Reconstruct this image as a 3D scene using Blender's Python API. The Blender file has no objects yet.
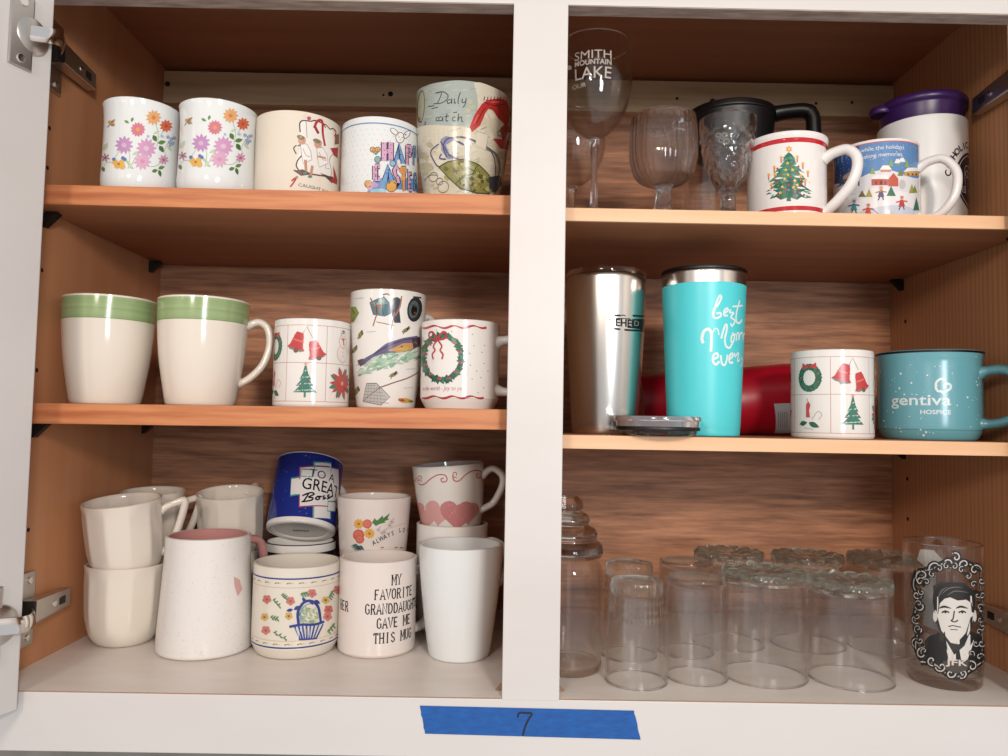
import bpy, bmesh, math, random
from mathutils import Vector, Matrix
from mathutils.geometry import tessellate_polygon
from math import sin, cos, pi, atan2, asin, sqrt, radians

scene = bpy.context.scene
COL = scene.collection
# ------------------------------------------------------------------ camera
F_PX, YAW, PITCH, ROLL = 757.0, 0.0061, 0.0567, 0.0177
CAM = Vector((0.0, -0.70, 0.2506))
_fw = Vector((sin(YAW)*cos(PITCH), cos(YAW)*cos(PITCH), sin(PITCH)))
_rt = Vector((cos(YAW), -sin(YAW), 0)); _up = _rt.cross(_fw)
RT = _rt*cos(ROLL) + _up*sin(ROLL); UP = _up*cos(ROLL) - _rt*sin(ROLL); FW = _fw
cd = bpy.data.cameras.new('camera'); cam = bpy.data.objects.new('camera', cd); COL.objects.link(cam)
cd.sensor_fit = 'HORIZONTAL'; cd.sensor_width = 36.0; cd.lens = F_PX/1008*36.0; cd.clip_start = .01
m3 = Matrix((RT, UP, -FW)).transposed()
cam.matrix_world = Matrix.Translation(CAM) @ m3.to_4x4()
scene.camera = cam
# ------------------------------------------------------------------ light
w = bpy.data.worlds.new('room'); scene.world = w; w.use_nodes = True
bg = w.node_tree.nodes['Background']; bg.inputs[0].default_value = (.97, .975, 1.0, 1); bg.inputs[1].default_value = .60
def area(name, loc, target, sx, sy, power, color):
    l = bpy.data.lights.new(name, 'AREA'); l.shape = 'RECTANGLE'; l.size = sx; l.size_y = sy
    l.energy = power; l.color = color
    o = bpy.data.objects.new(name, l); COL.objects.link(o); o.location = loc
    o.rotation_euler = (Vector(target)-Vector(loc)).to_track_quat('-Z', 'Y').to_euler()
    return o
area('ceiling_lamp_light', (.36, -1.45, .67), (0, .1, .3), .16, .16, 10.8, (1.0, .86, .74))
area('second_lamp_light', (-.55, -1.65, .74), (.1, .1, .3), .22, .22, 8.8, (1.0, .86, .74))
area('window_daylight', (.60, -2.15, .42), (0, .1, .3), .40, .42, 11.0, (.82, .91, 1.0))
scene.view_settings.view_transform = 'Standard'; scene.view_settings.look = 'None'
scene.view_settings.exposure = 0.0; scene.view_settings.gamma = 1.0
scene.view_settings.use_curve_mapping = False
scene.cycles.max_bounces = 16; scene.cycles.transparent_max_bounces = 40
scene.cycles.transmission_bounces = 14; scene.cycles.glossy_bounces = 6
# ------------------------------------------------------------------ pixel helpers
def ray(px, py):
    return FW + RT*((px-504)/F_PX) - UP*((py-378)/F_PX)
def at(px, py, Y):
    d = ray(px, py); return CAM + d*((Y-CAM.y)/d.y)
def cyl(xl, xr, py, Y):
    """centre X and radius of an upright round thing whose outline spans xl..xr at row py"""
    a, b = at(xl, py, Y), at(xr, py, Y)
    t1, t2 = atan2(a.x, Y-CAM.y), atan2(b.x, Y-CAM.y)
    m = (t1+t2)/2; d = (Y-CAM.y)/cos(m)
    return d*sin(m), d*sin((t2-t1)/2)
# ------------------------------------------------------------------ materials
def lin(c):
    return tuple((x/12.92 if x <= .04045 else ((x+.055)/1.055)**2.4) for x in c)
def hx(s):
    s = s.lstrip('#'); return lin(tuple(int(s[i:i+2], 16)/255 for i in (0, 2, 4)))
MATS = {}
def mat(name, col, rough=.5, metal=0.0, **kw):
    if name in MATS: return MATS[name]
    m = bpy.data.materials.new(name); m.use_nodes = True
    b = m.node_tree.nodes['Principled BSDF']
    b.inputs['Base Color'].default_value = (*(hx(col) if isinstance(col, str) else col), 1)
    b.inputs['Roughness'].default_value = rough; b.inputs['Metallic'].default_value = metal
    for k, v in kw.items(): b.inputs[k.replace('_', ' ')].default_value = v
    MATS[name] = m; return m
def noise_tint(m, c1, c2, scale, map_scale=(1, 1, 1), detail=4, lo=.35, hi=.65, bump=0, rough=.55):
    nt = m.node_tree; N = nt.nodes; L = nt.links; b = N['Principled BSDF']
    tc = N.new('ShaderNodeTexCoord'); mp = N.new('ShaderNodeMapping'); mp.inputs['Scale'].default_value = map_scale
    nz = N.new('ShaderNodeTexNoise'); nz.inputs['Scale'].default_value = scale; nz.inputs['Detail'].default_value = detail
    nz.inputs['Roughness'].default_value = rough
    rp = N.new('ShaderNodeValToRGB'); e = rp.color_ramp.elements
    e[0].position = lo; e[1].position = hi
    e[0].color = (*(hx(c1) if isinstance(c1, str) else c1), 1); e[1].color = (*(hx(c2) if isinstance(c2, str) else c2), 1)
    L.new(tc.outputs['Object'], mp.inputs[0]); L.new(mp.outputs[0], nz.inputs['Vector'])
    L.new(nz.outputs['Fac'], rp.inputs[0]); L.new(rp.outputs[0], b.inputs['Base Color'])
    if bump:
        bp = N.new('ShaderNodeBump'); bp.inputs['Strength'].default_value = bump; bp.inputs['Distance'].default_value = .002
        L.new(nz.outputs['Fac'], bp.inputs['Height']); L.new(bp.outputs[0], b.inputs['Normal'])
    return m
def wood(name, dark, light, axis, fine=60, rough=.5, lo=.3, hi=.7, along=2.0, bump=.08):
    s = [fine]*3; s['XYZ'.index(axis)] = along
    m = mat(name, light, rough)
    return noise_tint(m, dark, light, 1.0, tuple(s), 5, lo, hi, bump)
def striped(name, dark, light, rough=.5):
    """veneer with straight upright grain lines"""
    m = mat(name, light, rough); nt = m.node_tree; N = nt.nodes; L = nt.links; b = N['Principled BSDF']
    tc = N.new('ShaderNodeTexCoord'); mp = N.new('ShaderNodeMapping'); mp.inputs['Scale'].default_value = (0, 1, .03)
    wv = N.new('ShaderNodeTexWave'); wv.bands_direction = 'Y'; wv.inputs['Scale'].default_value = 42
    wv.inputs['Distortion'].default_value = 5; wv.inputs['Detail'].default_value = 3; wv.inputs['Detail Scale'].default_value = 1.2
    rp = N.new('ShaderNodeValToRGB'); e = rp.color_ramp.elements; e[0].position = .05; e[1].position = .6
    e[0].color = (*hx(dark), 1); e[1].color = (*hx(light), 1)
    L.new(tc.outputs['Object'], mp.inputs[0]); L.new(mp.outputs[0], wv.inputs[0]); L.new(wv.outputs['Fac'], rp.inputs[0])
    L.new(rp.outputs[0], b.inputs['Base Color']); return m
def thin_glass(name, tint=(.992, .992, .989), edge=.8, ior=1.45, power=3.2):
    """clear glass: see-through face on, mirror-like at a slant, refracting towards its edges"""
    if name in MATS: return MATS[name]
    m = bpy.data.materials.new(name); m.use_nodes = True; nt = m.node_tree; nt.nodes.clear(); L = nt.links
    def nd(k): return nt.nodes.new(k)
    o = nd('ShaderNodeOutputMaterial'); lw = nd('ShaderNodeLayerWeight')
    def curve(p, k, c):
        a = nd('ShaderNodeMath'); a.operation = 'POWER'; a.inputs[1].default_value = p
        b = nd('ShaderNodeMath'); b.operation = 'MULTIPLY_ADD'; b.inputs[1].default_value = k; b.inputs[2].default_value = c
        L.new(lw.outputs['Facing'], a.inputs[0]); L.new(a.outputs[0], b.inputs[0]); return b.outputs[0]
    t = nd('ShaderNodeBsdfTransparent'); t.inputs[0].default_value = (*tint, 1)
    g = nd('ShaderNodeBsdfGlossy'); g.inputs['Roughness'].default_value = .0
    r = nd('ShaderNodeBsdfGlass'); r.inputs['IOR'].default_value = ior; r.inputs['Roughness'].default_value = 0; r.inputs['Color'].default_value = (*tint, 1)
    m1 = nd('ShaderNodeMixShader'); L.new(curve(5, .5, .05), m1.inputs[0]); L.new(t.outputs[0], m1.inputs[1]); L.new(g.outputs[0], m1.inputs[2])
    m2 = nd('ShaderNodeMixShader'); L.new(curve(power, edge, .0), m2.inputs[0]); L.new(m1.outputs[0], m2.inputs[1]); L.new(r.outputs[0], m2.inputs[2])
    L.new(m2.outputs[0], o.inputs[0]); MATS[name] = m; return m
def solid_glass(name, tint=(.97, .975, .965), rough=.02):
    return mat(name, tint, rough, 0, Transmission_Weight=1.0, IOR=1.46)
def stem_glass(name, clear=.25, ior=1.48):
    m = solid_glass(name, (.985, .985, .98), 0.0); nt = m.node_tree; o = nt.nodes['Material Output']; b = nt.nodes['Principled BSDF']
    b.inputs['IOR'].default_value = ior
    t = nt.nodes.new('ShaderNodeBsdfTransparent'); mx = nt.nodes.new('ShaderNodeMixShader'); mx.inputs[0].default_value = clear
    nt.links.new(b.outputs[0], mx.inputs[1]); nt.links.new(t.outputs[0], mx.inputs[2]); nt.links.new(mx.outputs[0], o.inputs[0]); return m
def print_mat(name, rough, metal=0.0):
    if name in MATS: return MATS[name]
    m = mat(name, (1, 1, 1), rough, metal); n = m.node_tree.nodes.new('ShaderNodeAttribute'); n.attribute_name = 'ink'
    m.node_tree.links.new(n.outputs['Color'], m.node_tree.nodes['Principled BSDF'].inputs['Base Color']); return m
INK = print_mat('printed_ink', .22); INK_MATT = print_mat('printed_ink_matt', .55)
M_PAINT = mat('white_cabinet_paint', '#cac5c1', .42)
noise_tint(M_PAINT, '#c7c2be', '#cdc9c6', 1.0, (3, 3, 9), 4, .3, .7, .05)
M_RAIL_UNDER = wood('thinly_painted_wood', '#8d7a6e', '#b9a89b', 'X', 160, .6, .3, .7, 30)
M_SIDE_L = wood('amber_veneer', '#b57a52', '#c18961', 'Z', 26, .5, .3, .7, 1.2, .03)
M_SIDE_R = striped('striped_veneer', '#ac7650', '#ba855d')
M_BACK = wood('brown_plywood', '#80543c', '#c88f69', 'X', 170, .6, .28, .72, 14)
M_TOP = wood('cabinet_top_veneer', '#96603f', '#a87050', 'X', 30, .55, .3, .7, 2)
M_PINE = wood('pale_pine', '#b3966f', '#d6ba93', 'X', 55, .6, .35, .65, 3)
M_UNDER = wood('shelf_underside_veneer', '#9e6443', '#b27853', 'X', 40, .5, .3, .7, 2)
M_EDGE_L = wood('orange_oak_edging', '#a4582f', '#c27c4b', 'X', 120, .45, .35, .6, 7)
M_EDGE_R = wood('pale_birch_edging', '#d6a67c', '#e3b992', 'X', 60, .5, .3, .7, 4)
M_LINER = mat('off_white_liner', '#eee6dd', .38); noise_tint(M_LINER, '#d9cfc6', '#e3dbd3', 14.0, (1, 3, 1), 4, .3, .7)
M_RAW = mat('raw_brown_edge', '#9b7458', .7)
M_NICKEL = mat('brushed_nickel', (.56, .53, .49), .32, 1.0)
M_CHROME = mat('bright_steel', (.8, .78, .76), .12, 1.0)
M_DARK = mat('dark_metal_slot', '#15110f', .6)
M_BLACKP = mat('black_plastic', '#060607', .42)
M_HOLE = mat('drilled_hole', '#1c1009', .9)
M_WALLP = mat('shaded_wall_paint', '#8c857c', .7); noise_tint(M_WALLP, '#857e75', '#938c83', 20)
def ceramic(name, col, rough=.09):
    return mat(name, tuple(.86*c for c in hx(col)), rough, 0, Specular_IOR_Level=.6)
CR_WHITE = ceramic('white_glaze', '#efebe5'); CR_CREAM = ceramic('cream_glaze', '#ece2d4')
CR_IVORY = ceramic('ivory_glaze', '#ebe0cf'); CR_COOL = ceramic('cool_white_glaze', '#e9eceb')
GL = thin_glass('clear_thin_glass'); GS = thin_glass('clear_heavy_glass', (.975, .978, .968), .95, 1.5, .8)
GB = stem_glass('stemware_glass', .3); GX = stem_glass('cut_crystal', .12, 1.53); GP = stem_glass('pressed_glass', .15, 1.5)
MATS['pressed_glass'].node_tree.nodes['Principled BSDF'].inputs['Base Color'].default_value = (.86, .90, .83, 1)
# ------------------------------------------------------------------ objects
def tag(o, label, cat, group=None):
    o['label'] = label; o['category'] = cat
    if group: o['group'] = group
    return o
def link(name, me, mats, parent=None, smooth=True):
    o = bpy.data.objects.new(name, me); COL.objects.link(o)
    for m in (mats if isinstance(mats, (list, tuple)) else [mats]): me.materials.append(m)
    if smooth:
        me.polygons.foreach_set('use_smooth', [True]*len(me.polygons)); me.set_sharp_from_angle(angle=radians(50))
    if parent is not None: o.parent = parent
    return o
def empty(name, loc, rot=(0, 0, 0), parent=None):
    o = bpy.data.objects.new(name, None); COL.objects.link(o); o.location = loc; o.rotation_euler = rot
    o.empty_display_size = .02
    if parent is not None: o.parent = parent
    return o
def bm_mesh(bm, name='m'):
    bmesh.ops.recalc_face_normals(bm, faces=bm.faces)
    me = bpy.data.meshes.new(name); bm.to_mesh(me); bm.free(); return me
def add_box(bm, x0, x1, y0, y1, z0, z1, mtx=None, bevel=0):
    r = bmesh.ops.create_cube(bm, size=1.0); vs = r['verts']
    for v in vs:
        v.co = Vector((x0+(v.co.x+.5)*(x1-x0), y0+(v.co.y+.5)*(y1-y0), z0+(v.co.z+.5)*(z1-z0)))
    if bevel:
        es = list({e for v in vs for e in v.link_edges})
        rb = bmesh.ops.bevel(bm, geom=es, offset=bevel, segments=2, affect='EDGES', profile=.6)
        vs = list({v for f in rb['faces'] for v in f.verts} | {v for v in vs if v.is_valid})
    if mtx is not None:
        for v in vs: v.co = mtx @ v.co
    return vs
def box(name, x0, x1, y0, y1, z0, z1, m, parent=None, bevel=.0008, off=(0, 0, 0)):
    bm = bmesh.new(); add_box(bm, x0-off[0], x1-off[0], y0-off[1], y1-off[1], z0-off[2], z1-off[2], None, bevel)
    return link(name, bm_mesh(bm), m, parent, False)
def prism(pts, y0, y1, axis='Y'):
    """extrude an XZ outline along Y (or an XY outline along Z)"""
    bm = bmesh.new()
    mk = (lambda a, b, c: (a, c, b)) if axis == 'Y' else (lambda a, b, c: (a, b, c))
    A = [bm.verts.new(mk(a, b, y0)) for a, b in pts]; B = [bm.verts.new(mk(a, b, y1)) for a, b in pts]
    n = len(pts); bm.faces.new(A); bm.faces.new(B[::-1])
    for i in range(n): bm.faces.new((A[i], B[i], B[(i+1) % n], A[(i+1) % n]))
    return bm_mesh(bm)
def spline(pts, n=5):
    out = []
    P = [pts[0]]+list(pts)+[pts[-1]]
    for i in range(1, len(P)-2):
        a, b, c, d = P[i-1], P[i], P[i+1], P[i+2]
        if b == c: continue
        for k in range(n):
            t = k/n
            out.append(tuple(.5*(2*b[j]+(c[j]-a[j])*t+(2*a[j]-5*b[j]+4*c[j]-d[j])*t*t+(3*b[j]-a[j]-3*c[j]+d[j])*t**3) for j in range(len(b))))
    out.append(tuple(pts[-1])); return out
def lathe(prof, seg=80, mod=None, slots=None, axis_pt=(0, 0)):
    """surface of revolution; phi=0 faces -Y; mod(phi,r,z)->r ; slots = material index for each profile step"""
    V, Fc, S = [], [], []; rings = []
    for (r, z) in prof:
        if r < 1e-6:
            rings.append([len(V)]); V.append((0, 0, z))
        else:
            ids = []
            for k in range(seg):
                p = 2*pi*k/seg; rr = mod(p, r, z) if mod else r
                ids.append(len(V)); V.append((rr*sin(p), -rr*cos(p), z))
            rings.append(ids)
    for i in range(len(rings)-1):
        A, B = rings[i], rings[i+1]
        for k in range(seg):
            k2 = (k+1) % seg
            if len(A) == 1 and len(B) == 1: continue
            if len(A) == 1: f = (A[0], B[k2], B[k])
            elif len(B) == 1: f = (A[k], A[k2], B[0])
            else: f = (A[k], A[k2], B[k2], B[k])
            Fc.append(f); S.append(slots[i] if slots else 0)
    me = bpy.data.meshes.new('m'); me.from_pydata(V, [], Fc); me.update()
    me.polygons.foreach_set('material_index', S)
    return me
def sweep(path, half, n=12, flare=1.0, up=None):
    """tube along 3D path; half(t)->(a,b) half sizes in plane / across"""
    bm = bmesh.new(); P = [Vector(p) for p in path]; rings = []
    upv = Vector(up) if up else None
    for i, p in enumerate(P):
        t = (P[min(i+1, len(P)-1)]-P[max(i-1, 0)]).normalized()
        b = upv if upv else (Vector((0, 0, 1)) if abs(t.z) < .9 else Vector((1, 0, 0)))
        nrm = b.cross(t).normalized(); b2 = t.cross(nrm).normalized() if not upv else b
        a_, b_ = half(i/(len(P)-1))
        rings.append([bm.verts.new(p+nrm*(a_*cos(2*pi*k/n))+b2*(b_*sin(2*pi*k/n))) for k in range(n)])
    for A, B in zip(rings, rings[1:]):
        for k in range(n): bm.faces.new((A[k], A[(k+1) % n], B[(k+1) % n], B[k]))
    bm.faces.new(rings[0]); bm.faces.new(rings[-1][::-1])
    return bm_mesh(bm)
# ================================================================== the wall and the cabinet
XL, XR, YB, ZT, ZC = -.4624, .531, .322, .648, .7205      # inner faces: left, right, back, rail underside, top
SX0, SX1 = .0075, .0594                                   # centre stile
wb = box('wall_back', -1.3, 1.4, YB+.012, YB+.112, -1.0, 1.5, M_WALLP); wb['kind'] = 'structure'; wb['label'] = 'painted kitchen wall behind the cabinet'
CO = Vector((.0343, .16, -.0525))
cab = empty('wall_cabinet', CO)
tag(cab, 'white painted wall cabinet with two open bays and bare wood interior', 'cabinet')
def cb(name, *a, m, bevel=.0008): return box(name, *a, m, cab, bevel, CO)
cb('side_panel', XL-.016, XL, .0195, YB, -.05, ZC+.016, m=M_SIDE_L)
cb('side_panel', XR, XR+.016, .0195, YB, -.05, ZC+.016, m=M_SIDE_R)
cb('back_panel', XL-.016, XR+.016, YB, YB+.006, -.05, ZC+.016, m=M_BACK)
cb('divider_panel', .0305, .0365, .0195, YB, 0, ZC, m=M_SIDE_R)
cb('top_panel', XL, XR, .0195, YB, ZC, ZC+.016, m=M_TOP)
bp = cb('bottom_panel', XL, XR, .0195, YB, -.016, 0, m=M_LINER)
for x0, x1 in ((XL, SX0), (SX1, .492)):
    cb('liner_lip', x0, x1, .0008, .0197, -.0004, .0002, m=M_LINER, bevel=0)
    cb('liner_edge', x0, x1, .0003, .0008, -.0005, .0002, m=M_RAW, bevel=0)
for x0, x1 in ((XL, .0305), (.0365, XR)):
    r = cb('hanging_rail', x0+.0005, x1-.0005, .304, YB, .6725, .7165, m=M_PINE)
cb('bottom_rail', XL-.05, XR+.05, 0, .019, -.0525, -.0005, m=M_PAINT)
cb('top_rail', XL-.05, XR+.05, 0, .019, ZT, ZT+.075, m=M_PAINT)
cb('top_rail_underside', XL, XR, .0012, .0188, ZT-.0006, ZT+.0002, m=M_RAIL_UNDER, bevel=0)
cb('stile', XL-.05, XL-.0005, 0, .019, -.0015, ZT+.002, m=M_PAINT)
cb('stile', SX0, SX1, -.0003, .019, -.0015, ZT+.002, m=M_PAINT)
cb('stile', .492, XR+.05, 0, .019, -.0015, ZT+.002, m=M_PAINT)
def disc_on(name, c, r, nrm, m, parent, depth=.0006, off=CO):
    bm = bmesh.new(); bmesh.ops.create_cone(bm, cap_ends=True, segments=14, radius1=r, radius2=r, depth=depth)
    q = Vector((0, 0, 1)).rotation_difference(Vector(nrm)).to_matrix()
    for v in bm.verts: v.co = q @ v.co + Vector(c) - Vector(off)
    return link(name, bm_mesh(bm), m, parent, False)
for z in (.54, .499, .394, .293, .135):                    # drilled rows for the shelf pegs
    for y in (.058, .29):
        disc_on('peg_hole', (XL, y, z), .0022, (1, 0, 0), M_HOLE, cab)
for z in (.60, .39, .32, .185, .1335, .085):
    disc_on('peg_hole', (XR, .283, z), .0026, (-1, 0, 0), M_HOLE, cab)
for px, py, r in ((166.5, 84, .0035), (390.5, 94, .0036), (383.5, 95, .0016), (677, 98.5, .002), (816, 103.5, .002), (852, 102.5, .002)):
    p = at(px, py, .304); disc_on('screw_hole', (max(p.x, XL+.006), .304, p.z), r, (0, -1, 0), M_HOLE, cab)
# chips of bare wood at the two lower inner corners of the stile, a wood splinter in the left corner
for x0, s in ((SX0, -1), (SX1, 1)):
    me = prism([(x0-CO.x, .0005-CO.z), (x0+s*.006-CO.x, .0005-CO.z), (x0+s*.0035-CO.x, .003-CO.z), (x0-CO.x, .008-CO.z)], .0196-CO.y, .0225-CO.y)
    link('wood_chip', me, M_RAW, cab, False)
me = prism([(XL-CO.x, .0006-CO.z), (XL+.006-CO.x, .0006-CO.z), (XL+.0045-CO.x, .012-CO.z), (XL+.007-CO.x, .019-CO.z), (XL-CO.x, .022-CO.z)], .021-CO.y, .030-CO.y)
link('corner_splinter', me, M_EDGE_R, cab, False)
# ------------------------------------------------------------------ shelves and their pegs
def shelf(label, x0, x1, ztop, th, edge_m, under_m, tilt=0):
    r = tag(empty('shelf_board', ((x0+x1)/2, .17, ztop-th), (0, tilt, 0)), label, 'shelf')
    hw = (x1-x0)/2
    box('board', -hw, hw, -.1365, .150, 0, th, under_m, r, .0008)
    box('front_edging', -hw, hw, -.140, -.1366, .0002, th-.0002, edge_m, r, .0006)
    for s in (-1, 1):
        for y in (.058, .29):
            wall = x0 if s < 0 else x1
            X = (wall-.0012)*1 if s < 0 else wall+.0012
            pts = [(X, ztop-th-.0006), (X-s*.015, ztop-th-.0006), (X-s*.015, ztop-th-.002), (X-s*.002, ztop-th-.015), (X, ztop-th-.015)]
            me = prism([(a-CO.x, b-CO.z) for a, b in pts], y-.004-CO.y, y+.004-CO.y)
            link('shelf_peg', me, M_BLACKP, cab, False)
    return r
LT, LM, RTZ, RM = .4725, .2610, .4605, .2385
shelf('upper shelf of the left bay with an orange wood front edge', XL+.0012, .0305-.0012, LT, .020, M_EDGE_L, M_UNDER, .004)
shelf('lower shelf of the left bay with an orange grained front edge', XL+.0012, .0305-.0012, LM, .020, M_EDGE_L, M_UNDER, -.004)
shelf('upper shelf of the right bay with a thin pale birch edge', .0365+.0012, XR-.0012, RTZ, .0135, M_EDGE_R, M_UNDER)
shelf('lower shelf of the right bay with a thin pale edge under the tumblers', .0365+.0012, XR-.0012, RM, .0135, M_EDGE_R, M_UNDER)
# ------------------------------------------------------------------ doors and hinges
A_OPEN = radians(20)
def mirror(me, flip):
    if flip:
        for v in me.vertices: v.co.x = (.0686-(v.co.x+CO.x))-CO.x
        me.flip_normals()
    return me
HX, HY = -.4235, -.008
D_DIR = Vector((-sin(A_OPEN), -cos(A_OPEN), 0)); D_NRM = Vector((cos(A_OPEN), -sin(A_OPEN), 0))
def dpt(s, n, z): return Vector((HX, HY, 0))+D_DIR*s+D_NRM*n+Vector((0, 0, z))-CO
def door_box(s0, s1, n0, n1, z0, z1, bevel=0):
    mtx = Matrix.Translation(dpt(0, 0, 0)) @ Matrix((D_DIR, D_NRM, Vector((0, 0, 1)))).transposed().to_4x4()
    bm = bmesh.new(); add_box(bm, s0, s1, n0, n1, z0, z1, mtx, bevel); return bm_mesh(bm)
for flip in (0, 1):
    link('door', mirror(door_box(0, .46, -.019, 0, -.0135, .70, .0012), flip), M_PAINT, cab, False)
    for zc in ((.614, .0575), (.607, .057))[flip]:
        h = empty('hinge', (0, 0, 0), (0, 0, 0), cab)
        def part(name, me, m, sm=False): return link(name, mirror(me, flip), m, h, sm)
        def wbx(x0, x1, y0, y1, z0, z1, bev=.0012):
            bm = bmesh.new(); add_box(bm, x0-CO.x, x1-CO.x, y0-CO.y, y1-CO.y, z0-CO.z, z1-CO.z, None, bev); return bm_mesh(bm)
        part('mounting_plate', wbx(XL+.0002, XL+.003, .050, .070, zc-.036, zc+.036, .001), M_NICKEL)
        for dz in (-.028, .028):
            me = lathe([(0, .0018), (.0032, .0015), (.0036, 0), (0, 0)], 16)
            for v in me.vertices: v.co = Vector((XL+.003+v.co.z-CO.x, .060+v.co.x-CO.y, zc+dz+v.co.y-CO.z))
            part('screw', me, M_CHROME, True)
        # arm: tapered channel lying along the side panel
        bm = bmesh.new(); add_box(bm, XL+.003-CO.x, XL+.018-CO.x, .044-CO.y, .117-CO.y, zc-.0115-CO.z, zc+.0115-CO.z, None, .002)
        for v in bm.verts:
            k = (v.co.y+CO.y-.044)/.073; v.co.z = (zc-CO.z)+(v.co.z-(zc-CO.z))*(1-.18*k)
            if v.co.x+CO.x > XL+.010: v.co.x -= .005*k
        part('arm', bm_mesh(bm), M_NICKEL)
        part('arm_slot', wbx(XL+.0135, XL+.0147, .091, .104, zc-.004, zc+.004, .0006), M_DARK)
        part('arm_collar', wbx(XL+.004, XL+.0192, .043, .0465, zc-.0112, zc+.0112, .0006), M_DARK)
        me = lathe([(0, .0012), (.003, .001), (.0034, 0), (0, 0)], 14)
        for v in me.vertices: v.co = Vector((XL+.0152+v.co.z-CO.x, .083+v.co.x-CO.y, zc+v.co.y-CO.z))
        part('screw', me, M_CHROME, True)
        # flange and cup on the inner face of the door
        zd = zc-.022 if zc > .3 else zc+.008
        part('cup_flange', door_box(.021, .043, .0002, .0028, zd-.034, zd+.034, .0011), M_NICKEL)
        me = lathe([(0, .005), (.008, .0048), (.0145, .0035), (.0172, .0012), (.0176, 0)], 32)
        q = Matrix((D_DIR, Vector((0, 0, 1)), D_NRM)).transposed()
        for v in me.vertices: v.co = q @ v.co + dpt(.0215, .0003, zd)
        part('cup', me, M_NICKEL, True)
        for dz in (-.026, .026):
            me = lathe([(0, .001), (.0036, .0012), (.0042, 0), (0, 0)], 16)
            for v in me.vertices: v.co = q @ v.co + dpt(.032, .0028, zd+dz)
            part('screw', me, M_CHROME, True)
        a = dpt(.026, .004, zd); b = Vector((XL+.013, .045, zc))-CO
        m1 = Vector((-.4170, -.014, zd*.7+zc*.3))-CO; m2 = Vector((-.4280, .016, zd*.3+zc*.7))-CO
        me = sweep(spline([tuple(a), tuple(m1), tuple(m2), tuple(b)], 5), lambda t: (.0022, .0075), 10, up=(0, 0, 1))
        part('link_arm', me, M_CHROME, True)
# ================================================================== round things: mugs, cups, glasses
def interp(zs, rs, z):
    if z <= zs[0]: return rs[0]
    for i in range(len(zs)-1):
        if z <= zs[i+1]:
            t = (z-zs[i])/max(1e-9, zs[i+1]-zs[i]); return rs[i]+(rs[i+1]-rs[i])*t
    return rs[-1]
class Round:
    """a thing of revolution standing at loc; outer = [(r,z)] from the foot edge to the rim"""
    def __init__(s, name, label, cat, loc, outer, rot=(0, 0, 0), group=None, n=6):
        s.root = tag(empty(name, loc, rot), label, cat, group)
        s.mw = Matrix.Translation(Vector(loc)) @ Matrix.Rotation(rot[2], 4, 'Z') @ Matrix.Rotation(rot[1], 4, 'Y') @ Matrix.Rotation(rot[0], 4, 'X')
        s.inv = s.mw.inverted()
        s.out = spline(outer, n)
        o = sorted({round(z, 7): r for r, z in s.out}.items())
        s.zs = [z for z, r in o]; s.rs = [r for z, r in o]
        s.h = s.zs[-1]; s.R = max(s.rs)
        c = s.inv @ CAM; s.phic = atan2(c.x, -c.y)
    def r(s, z): return interp(s.zs, s.rs, z)
    def body(s, m, wall=.0035, tb=.006, bands=None, inner=None, mod=None, seg=96, foot=True, name='body'):
        """bands = [(z0,z1,material)] on the outside, inner = material of the inside"""
        mats = [m]; out = list(s.out); slots = []
        bl = []
        for z0, z1, mm in (bands or []):
            mats.append(mm); bl.append((z0, z1, len(mats)-1))
            for zz in (z0, z1):
                for i in range(len(out)-1):
                    if out[i][1] < zz-1e-6 and out[i+1][1] > zz+1e-6:
                        out.insert(i+1, (interp([out[i][1], out[i+1][1]], [out[i][0], out[i+1][0]], zz), zz)); break
        rb, zb = out[0]
        prof = ([(0, .0022), (max(rb-.007, .004), .0022), (rb-.0055, .0003), (rb-.002, 0)] if foot else [(0, 0)])
        if foot and zb < 1e-6: out[0] = (rb, .0006)
        k0 = len(prof); prof += out
        R, H = out[-1]; t = wall
        prof += [(R-.25*t, H+.0007), (R-.5*t, H+.0009), (R-.75*t, H+.0006)]
        k1 = len(prof)
        for r, z in reversed(out):
            if z > tb+.003 and r-t > .002: prof.append((r-t, z))
        rl = prof[-1][0]; prof += [(rl*.93, tb+.0012), (rl*.8, tb), (0, tb)]
        if inner is not None: mats.append(inner)
        for i in range(len(prof)-1):
            zm = (prof[i][1]+prof[i+1][1])/2; sl = 0
            if k0 <= i+1 < k1:
                for z0, z1, q in bl:
                    if z0-1e-6 <= zm <= z1+1e-6: sl = q
            elif i >= k1-1 and inner is not None: sl = len(mats)-1
            slots.append(sl)
        s.wall = t
        return link(name, lathe(prof, seg, mod, slots), mats, s.root)
    def handle(s, m, az, pts, w=.0055, t=.0045, flare=1.35, n=7, name='handle', tip=None):
        """pts = [(distance from outside wall, z)] ; az measured from the direction towards the viewer, + to the right"""
        p = s.phic+radians(az); e = Vector((sin(p), -cos(p), 0)); b = Vector((cos(p), sin(p), 0))
        path = [e*(s.r(z)+d)+Vector((0, 0, z)) for d, z in spline(pts, n)]
        def half(q):
            k = 1+(flare-1)*max(0, 1-min(q, 1-q)/.13)**2
            return (t*k, w*k)
        return link(name, sweep(path, half, 14, up=b), m, s.root)
def C_handle(R0, z0, z1, reach, drop=0):
    return [(-.0018, z1), (.008, z1+.003), (reach*.82, z1-.004-drop), (reach, (z0+z1)/2+.004-drop), (reach*.78, z0+.012), (.010, z0+.002), (-.0018, z0)]

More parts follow.
